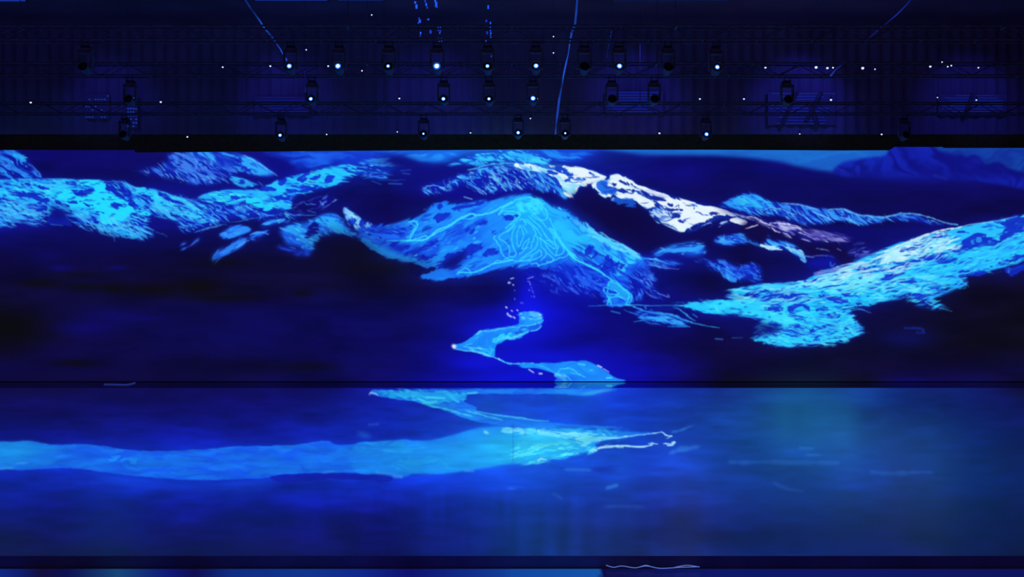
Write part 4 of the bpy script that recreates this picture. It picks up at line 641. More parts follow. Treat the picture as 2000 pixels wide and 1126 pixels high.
for p in ([(1588, 766), (1625, 784)], [(1645, 798), (1695, 830)], [(915, 805), (960, 835)], [(1018, 845), (1040, 846)], [(620, 700), (628, 708)], [(690, 195), (700, 202)], [(705, 258), (712, 266)], [(725, 280), (740, 288)], [(762, 292), (778, 304)], [(1015, 268), (1030, 278)], [(745, 230), (752, 236)], [(800, 226), (806, 230)]):
    stroke('H', p, C(190, 210, 255), 2.4, .9, .9, taper=.8)
blob(1060, 738, 60, 5, C(14, 16, 215), .5)
for p in ([(1090, 743), (1092, 736), (1060, 722)],):
    pass
stroke('P', [(203, 748), (225, 749.5), (250, 750), (263, 745)], C(45, 62, 150), 1.6, .0, .8)

# ---- floor picture
blob(1570, 800, 90, 60, C(20, 82, 135), .5)  # teal reflected light, painted into the floor picture
Fl = [(-400, 300), (0, 330), (140, 325), (260, 345), (400, 342), (500, 350), (620, 369), (800, 376), (920, 370), (1040, 365), (1160, 352), (1300, 350), (1440, 345), (1590, 325), (1640, 345), (1740, 343), (1880, 330), (2010, 328), (2010, 488), (1900, 490), (1760, 482), (1600, 482), (1400, 490), (1300, 506), (1060, 516), (830, 512), (700, 500), (600, 490), (480, 475), (360, 460), (250, 459), (100, 468), (0, 466), (-400, 480)]
solid('L', Fl, C(23, 112, 232), 2.2, .95, .15, C(20, 86, 228), -2, 70, 12, fil=.05)
clip_to('L', Fl, 2)
blob(20, 880, 90, 34, C(26, 150, 228), .8)
blob(770, 890, 110, 40, C(26, 140, 230), .6)
solid('L', [(500, 415), (600, 405), (680, 420), (760, 432), (640, 430)], C(26, 140, 235), 4, .7, .6)
clip_to(None, 0)
solid('L', [(440, 480), (560, 490), (700, 510), (1060, 528), (1350, 505), (1240, 560), (800, 550), (560, 530)], C(18, 68, 215), 7, .6)
solid('L', [(1310, 502), (1420, 488), (1560, 485), (1760, 485), (1880, 490), (1920, 510), (1880, 528), (1800, 520), (1680, 512), (1560, 515), (1440, 528), (1370, 525)], C(15, 26, 160), 2.5, .9, .25)
FB = [(-20, 395), (100, 378), (180, 374), (380, 370), (530, 340), (620, 312), (720, 294), (870, 297), (1000, 304), (1250, 308), (1500, 322), (1690, 326), (1600, 340), (1450, 362), (1345, 375), (1318, 400), (1340, 420), (1240, 440), (1180, 456), (1150, 474), (1060, 476), (1000, 496), (860, 499), (720, 520), (580, 542), (420, 556), (200, 552), (-20, 545)]
solid('M', FB, C(23, 114, 232), 2, .96, .15, C(21, 98, 228), -4, 80, 14, fil=.05)
clip_to('M', FB, 2)
blob(860, 905, 190, 60, C(28, 150, 232), .75)
blob(1060, 870, 150, 46, C(38, 190, 232), .8)
blob(1000, 880, 70, 40, C(36, 186, 230), .5)
solid('M', [(-20, 400), (180, 375), (400, 372), (300, 420), (60, 440), (-20, 430)], C(26, 130, 232), 8, .6, .5, C(30, 160, 232), -3, 60, 8)
solid('M', [(200, 480), (400, 460), (560, 480), (420, 530), (240, 525)], C(26, 130, 228), 8, .5, .5, C(34, 170, 232), 3, 60, 8)
clip_to(None, 0)
solid('M', [(960, 305), (1250, 312), (1500, 326), (1420, 360), (1330, 385), (1220, 420), (1000, 440), (900, 400)], C(60, 205, 235), 9, .6, .5, C(40, 180, 232), -4, 50, 8)
solid('M', [(780, 318), (830, 302), (900, 300), (990, 315), (1100, 325), (1220, 328), (1330, 338), (1240, 355), (1150, 352), (1020, 335), (900, 330)], C(130, 222, 235), 2, .8, .7, C(70, 205, 235), 2, 30, 6)
solid('M', [(1200, 345), (1320, 338), (1450, 345), (1340, 365), (1310, 390), (1260, 400), (1220, 380)], C(110, 220, 235), 2.5, .8, .8)
mass('M', [(900, 400), (1080, 380), (1300, 390), (1300, 430), (1160, 465), (1000, 490), (900, 490), (840, 440)], -14, .4, C(80, 225, 235), C(60, 205, 235), None, 0, 24, 5, 5, .1, fil=0.3, fleck=0)
solid('M', [(700, 315), (720, 320), (728, 332), (706, 332)], C(130, 220, 250), 1.2, .9)
for p, w, a in (([(1600, 335), (1690, 326), (1715, 338), (1748, 346), (1715, 358)], 2.2, .95), ([(1330, 418), (1380, 405), (1470, 400), (1600, 405), (1640, 392), (1620, 402)], 3, .9), ([(1340, 415), (1400, 402), (1475, 405)], 6, .7), ([(1620, 385), (1640, 386), (1670, 388)], 2, .8), ([(1705, 388), (1740, 390), (1762, 378), (1755, 392), (1725, 398)], 3, .95), ([(1320, 376), (1400, 360), (1500, 345), (1600, 335)], 3, .7), ([(1000, 490), (1020, 475), (1050, 478)], 3, .8), ([(1290, 430), (1310, 420), (1328, 426), (1305, 434)], 2.4, .8), ([(990, 320), (1060, 318), (1150, 330), (1250, 330), (1320, 335)], 1.6, .8)):
    stroke('M', p, C(175, 235, 252), w, a, .9)
for p in ([(1010, 320), (1080, 322), (1120, 335)], [(1120, 345), (1200, 352), (1240, 350)], [(1230, 330), (1350, 345), (1480, 348)], [(1170, 360), (1250, 380)]):
    stroke('M', p, C(24, 100, 190), 1.5, .6, .9)
FA = [(62, 112), (80, 95), (92, 88), (600, 85), (1100, 84), (1450, 83), (1380, 99), (1290, 117), (1230, 121), (1100, 110), (900, 112), (700, 110), (610, 112), (588, 135), (600, 160), (670, 188), (655, 206), (800, 226), (960, 252), (1060, 268), (1250, 285), (1560, 300), (1250, 304), (1000, 300), (860, 292), (720, 276), (600, 248), (480, 202), (400, 182), (310, 150), (250, 146), (150, 130)]
solid('M', FA, C(28, 130, 226), 1.8, .95, .2, C(24, 100, 220), 3, 70, 8, fil=.08)
solid('M', [(100, 98), (300, 92), (480, 100), (590, 110), (585, 150), (500, 160), (380, 165), (300, 140), (200, 130)], C(40, 190, 228), 3, .85, .7, C(28, 150, 226), 8, 30, 5)
for p, w in (([(330, 140), (400, 160), (440, 150)], 4), ([(380, 130), (480, 135)], 3), ([(610, 108), (660, 103)], 3), ([(600, 205), (700, 230), (800, 258)], 3), ([(650, 205), (800, 232), (960, 252), (1060, 262)], 2.4), ([(400, 175), (520, 205), (640, 235)], 3)):
    stroke('M', p, C(70, 205, 232), w, .75, 1.2, taper=.4)
solid('M', [(1230, 112), (1330, 90), (1440, 84), (1380, 98), (1290, 116)], C(60, 180, 225), 2, .7)
stroke('M', [(60, 112), (75, 102), (108, 116)], C(170, 200, 245), 2.4, .8, .9)
solid('M', [(40, 575), (100, 560), (180, 568), (200, 590), (120, 602), (50, 595)], C(14, 36, 165), 3, .75)
solid('M', [(1310, 530), (1380, 510), (1450, 520), (1420, 550), (1360, 562)], C(15, 36, 150), 4, .7)
for f, p, w, a in (('M', [(1750, 325), (1800, 312), (1860, 292)], 4, .5), ('M', [(1740, 440), (1800, 420), (1900, 405)], 9, .4), ('M', [(1160, 532), (1290, 535)], 4, .4), ('M', [(1390, 635), (1440, 620)], 5, .45), ('M', [(60, 282), (110, 280)], 4, .35), ('N', [(360, 492), (600, 492), (960, 496)], 10, .25), ('N', [(750, 412), (820, 414)], 3, .4), ('N', [(790, 450), (860, 452)], 3, .4), ('N', [(1150, 545), (1300, 550), (1480, 545)], 8, .25), ('N', [(600, 605), (680, 640), (760, 652)], 6, .25), ('M', [(1380, 742), (1500, 738), (1600, 745)], 5, .25), ('M', [(200, 572), (240, 572)], 4, .5), ('L', [(1840, 480), (1960, 500)], 4, .5), ('L', [(0, 460), (60, 456)], 3, .9), ('L', [(80, 435), (130, 432)], 2, .8), ('M', [(840, 638), (870, 640)], 3, .35), ('M', [(1090, 668), (1130, 690)], 4, .3), ('M', [(600, 540), (640, 540)], 3, .6), ('L', [(1580, 478), (1630, 476)], 2, .5)):
    stroke(f, p, C(60, 150, 232), w, a, 2.5, taper=.5)
solid('L', [(1740, 290), (1770, 282), (1815, 302), (1780, 312)], C(26, 90, 205), 3, .7)
stroke('M', [(862, 268), (862, 490)], C(14, 60, 150), 1.0, .55, .7, sm=False)
stroke('M', [(995, 304), (995, 326)], C(14, 60, 130), 1.0, .7, .7, sm=False); stroke('M', [(930, 315), (930, 342)], C(14, 60, 130), 1.0, .5, .7, sm=False)
_sl = slice(757 - OY + 165, 1090 - OY)
_k = fbm(_x[_sl] / 26, _y[_sl] / 300, 77, 3) - .5
_w = np.exp(-(((_x[_sl] - OX - 1000) / 340) ** 2)) * sstep(930 - OY, 1000 - OY, _y[_sl])
IMG[_sl] *= (1 + .45 * _k * _w)[..., None]  # vertical streaks of the wall's reflection, painted into the floor picture
_k = fbm(_x / 50, _y / 9, 79, 4) - .5
_w = sstep(757 - OY, 790 - OY, _y)
IMG *= (1 + .25 * _k * _w)[..., None]
_w = sstep(930 - OY, 1000 - OY, _y) * sstep(500, 900, _x - OX)
IMG *= (1 - _w[..., None] * np.array([.02, .14, .18], np.float32))
_w = sstep(760 - OY, 800 - OY, _y) * sstep(1350, 1500, _x - OX)
IMG *= (1 - _w[..., None] * np.array([.18, .2, .12], np.float32))
# the apron in front
ap = IMG[1108 - OY:]
ax = np.arange(PW) - OX
_st = [(-200, (13, 20, 90)), (0, (16, 40, 130)), (40, (14, 30, 110)), (80, (20, 14, 60)), (130, (13, 16, 80)), (230, (22, 70, 120)), (330, (15, 24, 120)), (380, (16, 14, 80)), (450, (15, 44, 130)), (600, (16, 52, 140)), (700, (16, 40, 140)), (800, (14, 18, 110)), (980, (18, 60, 150)), (1000, (18, 70, 160)), (1170, (20, 84, 170)), (1175, (12, 12, 70)), (1400, (13, 24, 104)), (1700, (14, 24, 100)), (2000, (14, 20, 90)), (2200, (14, 20, 90))]
for k in range(3): ap[..., k] = (np.interp(ax, [s[0] for s in _st], [s[1][k] / 255 for s in _st]))[None]
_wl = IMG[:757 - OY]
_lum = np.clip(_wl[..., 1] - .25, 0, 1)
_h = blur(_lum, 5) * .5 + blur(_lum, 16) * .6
_wl += (1 - _wl) * (_h * (1 - np.clip(_lum * 1.6, 0, 1)))[..., None] * np.array([.01, .13, .62], np.float32)  # blue bloom around bright areas, painted into the wall picture
_b = IMG.copy(); _b[1:-1, 1:-1] = (IMG[:-2, 1:-1] + IMG[2:, 1:-1] + IMG[1:-1, :-2] + IMG[1:-1, 2:]) / 4
IMG[:] = IMG * .6 + _b * .4
np.clip(IMG, .035, 1, out=IMG)

# ---- which picture element each spot belongs to (children of the screens)
WALL_PARTS = ['dark_valley', 'sky_backdrop', 'distant_hill', 'hill_behind', 'summit', 'white_ridge', 'far_ridge', 'blue_ridge', 'glowing_peak', 'middle_ridge', 'left_ridge', 'right_ridge', 'river']
label(1, 'P', [(-200, 200), (2200, 200), (2200, 430), (1860, 436), (1800, 420), (1740, 420), (1640, 408), (1520, 396), (1466, 378), (1400, 402), (1300, 380), (1240, 362), (1200, 342), (1150, 334), (1100, 322), (1060, 300), (1000, 294), (900, 316), (700, 320), (640, 320), (560, 345), (460, 300), (300, 330), (290, 355), (200, 350), (82, 345), (-200, 345)], sm=False)
label(2, 'P', [(1640, 345), (1640, 320), (1690, 308), (1730, 302), (1744, 282), (1842, 282), (1855, 305), (1880, 304), (1905, 307), (1925, 324), (1950, 317), (2000, 340), (2160, 360), (2160, 372), (1900, 352)], sm=False)
label(3, 'A', [(-740, 90), (-200, 50), (0, 60), (130, 55), (215, 105), (290, 190), (345, 250), (375, 315), (-740, 330)], sm=False)
label(3, 'B', [(-170, 240), (0, 70), (450, 70), (600, 118), (700, 168), (862, 284), (740, 365), (600, 390), (300, 400), (-100, 330)], sm=False)
label(4, 'C', [(-60, 300), (0, 180), (280, 115), (480, 150), (760, 200), (960, 120), (1080, 85), (1300, 62), (1500, 72), (1700, 155), (1720, 420), (1560, 430), (1120, 470), (560, 470), (100, 360)], sm=False)
label(5, 'D', W1, sm=False); label(5, 'D', W2 + [(480, 400)], sm=False); label(5, 'E', E2, sm=False)
label(6, 'E', E1, sm=False)
label(7, 'E', [(-300, 900), (0, 825), (150, 806), (350, 875), (560, 862), (680, 900), (800, 1045), (600, 1010), (380, 960), (0, 930), (-300, 960)], sm=False)
label(8, 'G', G, sm=False)
label(9, 'B', [(0, 462), (130, 492), (250, 440), (700, 405), (940, 305), (1390, 196), (1600, 190), (1640, 270), (1500, 300), (1300, 405), (1400, 560), (1470, 555), (1650, 690), (1802, 745), (1802, 1000), (1640, 870), (1400, 800), (1210, 860), (1120, 1005), (850, 920), (800, 780), (330, 1060), (270, 1015), (350, 850), (20, 955), (0, 800)], sm=False)
label(10, 'A', A2, sm=False)
label(11, 'J', [(-640, 505), (-380, 500), (-60, 520), (0, 505), (250, 488), (360, 410), (620, 352), (850, 250), (1250, 115), (1830, 5), (2500, -80), (2500, 330), (1877, 372), (1600, 442), (1460, 440), (1465, 522), (1200, 612), (1350, 702), (1100, 690), (1040, 620), (740, 650), (765, 715), (640, 690), (710, 858), (480, 962), (170, 975), (-90, 925), (-180, 850), (-130, 745), (-560, 700), (-1150, 640), (-1150, 630)], sm=False)
label(12, 'H', S1, sm=False); label(12, 'H', S2, sm=False)
FLOOR_PARTS = ['dark_bank', 'river']
_f = LAB[756 - OY:1100 - OY]; _f[:] = 0
label(1, 'L', Fl, sm=False); label(1, 'M', FB, sm=False); label(1, 'M', FA, sm=False)
# ---------------------------------------------------------------- helpers
def lin(c):
    return tuple(((v / 255) / 12.92 if v / 255 <= .04045 else ((v / 255 + .055) / 1.055) ** 2.4) for v in c)

def mat(name, col, rough=.6, metal=0., noise=0., nscale=6., emit=None, estr=1., spec=.5):
    m = bpy.data.materials.new(name); m.use_nodes = True; nt = m.node_tree; b = nt.nodes['Principled BSDF']
    b.inputs['Base Color'].default_value = (*col, 1); b.inputs['Roughness'].default_value = rough; b.inputs['Metallic'].default_value = metal
    b.inputs['Specular IOR Level'].default_value = spec
    if noise:
        tc = nt.nodes.new('ShaderNodeTexCoord'); n = nt.nodes.new('ShaderNodeTexNoise'); n.inputs['Scale'].default_value = nscale; n.inputs['Detail'].default_value = 5
        r = nt.nodes.new('ShaderNodeValToRGB')
        r.color_ramp.elements[0].color = (*[v * (1 - noise) for v in col], 1); r.color_ramp.elements[0].position = .3
        r.color_ramp.elements[1].color = (*[min(v * (1 + noise), 1) for v in col], 1); r.color_ramp.elements[1].position = .7
        nt.links.new(tc.outputs['Object'], n.inputs['Vector']); nt.links.new(n.outputs['Fac'], r.inputs['Fac']); nt.links.new(r.outputs['Color'], b.inputs['Base Color'])
    if emit:
        b.inputs['Emission Color'].default_value = (*emit, 1); b.inputs['Emission Strength'].default_value = estr
    return m

def picture_mat(name, spec, rough):
    m = bpy.data.materials.new(name); m.use_nodes = True; nt = m.node_tree; b = nt.nodes['Principled BSDF']
    a = nt.nodes.new('ShaderNodeAttribute'); a.attribute_name = 'picture'
    b.inputs['Base Color'].default_value = (.004, .004, .006, 1); b.inputs['Roughness'].default_value = rough; b.inputs['Specular IOR Level'].default_value = spec
    nt.links.new(a.outputs['Color'], b.inputs['Emission Color']); b.inputs['Emission Strength'].default_value = 1
    try: m.cycles.emission_sampling = 'NONE'
    except Exception: pass
    return m

def link(name, me, m, parent=None):
    o = bpy.data.objects.new(name, me); COL.objects.link(o)
    if m is not None and not me.materials: me.materials.append(m)
    if parent is not None: o.parent = parent
    return o

def obj(name, bm, m, parent=None, smooth=False):
    me = bpy.data.meshes.new(name); bm.normal_update(); bm.to_mesh(me); bm.free()
    if smooth:
        for p in me.polygons: p.use_smooth = True
    return link(name, me, m, parent)

def thing(name, label, cat, loc=(0, 0, 0), group=None):
    o = bpy.data.objects.new(name, None); COL.objects.link(o); o.location = loc; o.empty_display_size = .2
    return tag(o, label, cat, group)

def tag(o, label, cat, group=None):
    o['label'] = label; o['category'] = cat
    if group: o['group'] = group
    return o

def struct(o): o['kind'] = 'structure'; return o

def box(bm, a, b, bev=0.):
    c = [(x + y) / 2 for x, y in zip(a, b)]; s = [abs(y - x) for x, y in zip(a, b)]
    r = bmesh.ops.create_cube(bm, size=1, matrix=Matrix.Translation(c) @ Matrix.Diagonal((*s, 1)))
    if bev:
        e = {x for v in r['verts'] for x in v.link_edges}
        bmesh.ops.bevel(bm, geom=list(e), offset=bev, segments=2, affect='EDGES')

def tube(bm, P, r, n=8, caps=True):
    P = [Vector(p) for p in P]; rings = []
    for i, p in enumerate(P):
        t = (P[min(i + 1, len(P) - 1)] - P[max(i - 1, 0)]).normalized()
        u = t.cross(Vector((0, 0, 1)));  u = u.normalized() if u.length > 1e-3 else Vector((1, 0, 0))
        v = t.cross(u)
        rr_ = r[i] if isinstance(r, (list, tuple)) else r
        rings.append([bm.verts.new(p + (u * math.cos(k * 2 * math.pi / n) + v * math.sin(k * 2 * math.pi / n)) * rr_) for k in range(n)])
    for a, b in zip(rings, rings[1:]):
        for k in range(n): bm.faces.new((a[k], a[(k + 1) % n], b[(k + 1) % n], b[k]))
    if caps: bm.faces.new(rings[0][::-1]); bm.faces.new(rings[-1])

def lathe(bm, prof, M=Matrix(), n=20):                       # prof: (radius, height along local z)
    rings = [[bm.verts.new(M @ Vector((r * math.cos(k * 2 * math.pi / n), r * math.sin(k * 2 * math.pi / n), h))) for k in range(n)] for r, h in prof]
    for a, b in zip(rings, rings[1:]):
        for k in range(n): bm.faces.new((a[k], a[(k + 1) % n], b[(k + 1) % n], b[k]))
    if prof[0][0] > 1e-4: bm.faces.new(rings[0][::-1])
    if prof[-1][0] > 1e-4: bm.faces.new(rings[-1])

def dup(root, loc):
    c = root.copy(); COL.objects.link(c); c.location = loc
    for ch in list(root.children):
        d = ch.copy(); COL.objects.link(d); d.parent = c
        for g in list(ch.children):
            e = g.copy(); COL.objects.link(e); e.parent = d
    return c

M_black = mat('matt_black', (.012, .012, .018), .7, noise=.4)
M_rig = mat('rig_black', (.24, .13, .15), .8, noise=.3)
M_steel = mat('dark_steel', (.05, .05, .07), .55, .6, noise=.3)
M_drape = mat('plum_drape', (.36, .20, .30), .9, noise=.25, nscale=.35)
M_ceil = mat('ceiling_board', (.42, .13, .17), .9, noise=.3, nscale=.25)
M_header = mat('black_felt', (.19, .12, .027), .95, noise=.2)
M_gloss = mat('black_gloss', (.006, .006, .008), .06, spec=.9)
M_fascia = mat('fascia_board', (.12, .12, .35), .6, noise=.3, nscale=1.2)
M_floor = mat('hall_floor', (.05, .05, .08), .4, noise=.3)
M_wall_pic = picture_mat('wall_picture', .1, .6)
M_floor_pic = picture_mat('floor_picture', .04, .28)
M_palegleam = mat('pale_gleam', (.5, .6, .85), .4)

# ---------------------------------------------------------------- the room
YW, YF0, YF1 = 40.0, 37.53, 13.95                            # LED wall, back and front edge of the LED floor
STEP = .174
bm = bmesh.new(); box(bm, (-29, 1.0, -STEP - .25), (29, 41.2, -STEP - .004)); struct(obj('floor', bm, M_floor))
def drape():                                                  # pleated cloth, gently waving
    bm = bmesh.new(); n = 580
    rows = []
    for z in (-.178, 14.2):
        rows.append([bm.verts.new((-29 + 58 * i / n, 41.0 + .05 * math.sin(i * 1.35) + .03 * math.sin(i * .31), z)) for i in range(n + 1)])
    for i in range(n): bm.faces.new((rows[0][i], rows[0][i + 1], rows[1][i + 1], rows[1][i]))
    box(bm, (-29, 41.1, -.178), (29, 41.3, 14.2))
    return bm
struct(obj('wall_back', drape(), M_drape))
bm = bmesh.new(); box(bm, (-29, 1.0, 14.2), (29, 41.3, 14.4)); struct(obj('ceiling', bm, M_ceil))
bm = bmesh.new(); box(bm, (-29.3, 1.0, -STEP - .25), (-29, 41.3, 14.4)); struct(obj('wall_left', bm, M_drape))
bm = bmesh.new(); box(bm, (29, 1.0, -STEP - .25), (29.3, 41.3, 14.4)); struct(obj('wall_right', bm, M_drape))
bm = bmesh.new(); box(bm, (-28.9, YF0 + .004, -STEP), (28.9, YW - .02, 0)); struct(obj('trim_1', bm, M_gloss))

# ---------------------------------------------------------------- LED wall and LED floor with their pictures
LIN = np.where(IMG <= .04045, IMG / 12.92, ((IMG + .055) / 1.055) ** 2.4).astype(np.float32)

def sample(px, py):
    x = np.clip(px + OX - .5, 0, PW - 1.001); y = np.clip(py - OY - .5, 0, PH - 1.001)
    i = x.astype(int); j = y.astype(int); fx = (x - i)[..., None]; fy = (y - j)[..., None]
    return (LIN[j, i] * (1 - fx) + LIN[j, i + 1] * fx) * (1 - fy) + (LIN[j + 1, i] * (1 - fx) + LIN[j + 1, i + 1] * fx) * fy

def picture_parts(V, colr, facelab, names, m, parent, labels):
    """V: rows x cols x 3 points of a flat grid; one mesh per picture element"""
    R, Cn = V.shape[:2]
    idx = np.arange(R * Cn).reshape(R, Cn)
    quads = np.stack([idx[:-1, :-1], idx[1:, :-1], idx[1:, 1:], idx[:-1, 1:]], -1)
    Vf = V.reshape(-1, 3); Cf = colr.reshape(-1, 3)
    for k, nm in enumerate(names):
        q = quads[facelab == k]
        if not len(q): continue
        u, inv = np.unique(q.ravel(), return_inverse=True)
        me = bpy.data.meshes.new(nm); nv, nf = len(u), len(q)
        me.vertices.add(nv); me.vertices.foreach_set('co', Vf[u].astype(np.float32).ravel())
        me.loops.add(nf * 4); me.loops.foreach_set('vertex_index', inv.astype(np.int32).ravel())
        me.polygons.add(nf); me.polygons.foreach_set('loop_start', np.arange(0, nf * 4, 4, dtype=np.int32))
        me.update(calc_edges=True)
        at_ = me.attributes.new('picture', 'FLOAT_COLOR', 'POINT')
        at_.data.foreach_set('color', np.concatenate([Cf[u], np.ones((nv, 1), np.float32)], 1).astype(np.float32).ravel())
        o = link(nm, me, m, parent)
        if labels.get(nm): o['label'] = labels[nm]

wall = thing('led_wall', 'giant wide LED wall showing a glowing blue snowy mountain landscape', 'screen', (0, YW, 0))
gx = np.concatenate([np.arange(-160, 0, 5), np.arange(0, 2000, 1.0), np.arange(2000, 2161, 5)]); gy = np.arange(283, 747.01, 1.0)
gy = gy[gy <= 745]
PXg, PYg = np.meshgrid(gx, gy)
V = np.stack([(PXg - CX) * YW / FPX, np.zeros_like(PXg), np.maximum(CAMZ + (CYY - PYg) * YW / FPX, 0)], -1)
fl = LAB[np.clip(((PYg[:-1, :-1] + .5) - OY).astype(int), 0, PH - 1), np.clip(((PXg[:-1, :-1] + .5) + OX).astype(int), 0, PW - 1)]
picture_parts(V, sample(PXg, PYg), fl, WALL_PARTS, M_wall_pic, wall, {
    'dark_valley': 'dark navy valley and rock faces of the picture', 'sky_backdrop': 'dark blue sky along the top of the picture', 'distant_hill': 'dim blue rounded hill at upper right',
    'hill_behind': 'blue snowy hills at upper left', 'summit': 'cyan snow-flecked summit behind the glowing peak', 'white_ridge': 'brightest white snow ridge', 'far_ridge': 'far blue ridge right of the white ridge',
    'blue_ridge': 'small blue and white ridge in the shade', 'glowing_peak': 'bright azure peak with a cyan line drawing of a robed figure', 'middle_ridge': 'cyan and blue ridge left of the glowing peak',
    'left_ridge': 'cyan snow-patched ridge at the left edge', 'right_ridge': 'cyan snow-patched ridge sweeping in from the right', 'river': 'azure river winding down to the floor'})
bm = bmesh.new(); box(bm, (-23.2, .02, 0), (23.2, .35, 5.7)); obj('cabinet_panel', bm, M_black, wall)
bm = bmesh.new(); box(bm, (-23.2, -.05, 0), (23.2, .0, .02)); obj('bottom_frame', bm, M_fascia, wall)

# black border above the picture
hd = [(-160, 292), (262, 292), (264, 297), (700, 293.6), (1000, 291.2), (1400, 291.5), (1650, 293), (1738, 292.5), (1748, 286), (1842, 286), (1846, 288), (2160, 288)]
YH = 39.85
bm = bmesh.new()
top = CAMZ + (CYY - 262) * YH / FPX
f_ = []
lo = [at(x, y, YH) for x, y in hd]
vs = [bm.verts.new(p) for p in lo] + [bm.verts.new((p.x, YH, top)) for p in reversed(lo)]
f0 = bm.faces.new(vs)
r = bmesh.ops.extrude_face_region(bm, geom=[f0]); bmesh.ops.translate(bm, vec=(0, .12, 0), verts=[e for e in r['geom'] if isinstance(e, bmesh.types.BMVert)])
tag(obj('masking_border', bm, M_header), 'long black masking border along the top edge of the mountain screen', 'border')

lf = thing('led_floor', 'wide LED stage floor showing a winding turquoise river on deep blue', 'screen', (0, YF1, 0))
ys = np.concatenate([np.arange(757, 960, 1.5), np.arange(960, 1084.5, 4)]); ys = CAMZ * FPX / (CYY * -1 + ys); ys = ys[(ys < YF0) & (ys > YF1)]
ys = np.concatenate([[YF0], ys, [YF1]])
ug = np.concatenate([np.arange(-160, 0, 8), np.arange(0, 2000, 2.0), np.arange(2000, 2161, 8)])
UG, YG = np.meshgrid(ug, ys)
XG = (UG - CX) * YG / FPX
side = 23.2
ext = np.array([.2, .45, .7, 1.0])
XL = XG[:, :1] + (-side - XG[:, :1]) * ext[::-1]; XR = XG[:, -1:] + (side - XG[:, -1:]) * ext
XG = np.concatenate([XL, XG, XR], 1); YG = np.concatenate([np.repeat(YG[:, :1], 4, 1), YG, np.repeat(YG[:, :1], 4, 1)], 1)
PXg = CX + XG * FPX / YG; PYg = CYY + CAMZ * FPX / YG
cl = sample(PXg, np.clip(PYg, 757.5, 1090))
V = np.stack([XG, YG - YF1, np.zeros_like(XG)], -1)
pxc = (PXg[:-1, :-1] + PXg[1:, 1:]) / 2; pyc = (PYg[:-1, :-1] + PYg[1:, 1:]) / 2
fl = LAB[np.clip((pyc - OY).astype(int), 0, PH - 1), np.clip((pxc + OX).astype(int), 0, PW - 1)]
fl = np.where((pxc < -155) | (pxc > 2155), 0, fl)
picture_parts(V[:, ::-1][:, ::-1], cl, fl, ['picture_ground', 'river'], M_floor_pic, lf, {'picture_ground': 'deep blue ground of the floor picture', 'river': 'bright turquoise river band across the floor'})
bm = bmesh.new(); box(bm, (-side, .02, -STEP + .002), (side, YF0 - YF1, -.006)); obj('floor_panel', bm, M_black, lf)
bm = bmesh.new()
fr = [(-side, .0), (side, 0.)]
box(bm, (-side, -.012, -STEP), (side, .018, -.001)); obj('front_fascia', bm, M_fascia, lf)

# low LED apron in front
apn = thing('led_apron', 'low dim blue LED apron in front of the stage edge', 'screen', (0, 6.0, -STEP))
ya = np.concatenate([np.arange(1109, 1128, 1.0), [1140, 1200, 1300]]); Ya = (CAMZ + STEP) * FPX / (ya - CYY); Ya = np.concatenate([[13.9], Ya[(Ya < 13.9) & (Ya > 6.0)]])
UG, YG = np.meshgrid(np.arange(-160, 2161, 8.0), Ya); XG = (UG - CX) * 13.9 / FPX
PXg = CX + XG * FPX / YG
cl = sample(PXg, np.full_like(PXg, 1120.0))
V = np.stack([XG, YG - 6.0, np.full_like(XG, .012)], -1)
picture_parts(V, cl, np.zeros((V.shape[0] - 1, V.shape[1] - 1), int), ['picture_ground'], M_floor_pic, apn, {})
bm = bmesh.new(); box(bm, (XG.min(), .0, -.003), (XG.max(), 13.9 - 6.0, .008)); obj('floor_panel', bm, M_black, apn)

# pale reflections at the stage front and a light strip, built as glowing tubes
def floor_gleam(P, z, r, label):
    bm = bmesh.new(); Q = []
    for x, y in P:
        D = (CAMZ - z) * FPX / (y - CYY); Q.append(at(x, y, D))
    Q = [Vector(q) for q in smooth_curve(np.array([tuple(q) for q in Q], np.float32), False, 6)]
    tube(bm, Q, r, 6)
    tag(obj('gleam', bm, M_gleam, smooth=True), label, 'gleam', None)
M_gleam = mat('reflection_glow', (.35, .45, .8), .35, emit=lin((90, 120, 200)), estr=.8)
M_dimgleam = mat('dim_gleam', (.25, .3, .6), .35, emit=lin((40, 55, 140)), estr=.8)
zc = -STEP + .022
floor_gleam([(1184, 1103), (1198, 1107), (1215, 1104.5), (1240, 1108), (1262, 1104.5), (1290, 1109), (1330, 1107), (1366, 1106)], zc + .035, .006, 'longest pale wavy reflection on the ledge at the stage front')
floor_gleam([(1250, 1106), (1262, 1103), (1272, 1106)], zc + .05, .005, 'short pale looped reflection over the middle of the wavy one')
floor_gleam([(1318, 1107), (1342, 1103), (1366, 1106.5)], zc + .05, .005, 'short pale curved reflection at the right end of the wavy one')
M_gleam = M_dimgleam
floor_gleam([(203, 749.6), (222, 749.8), (248, 750.2), (264, 746.4)], .02, .016, 'thin dim pale light strip at the foot of the mountain screen, far left')

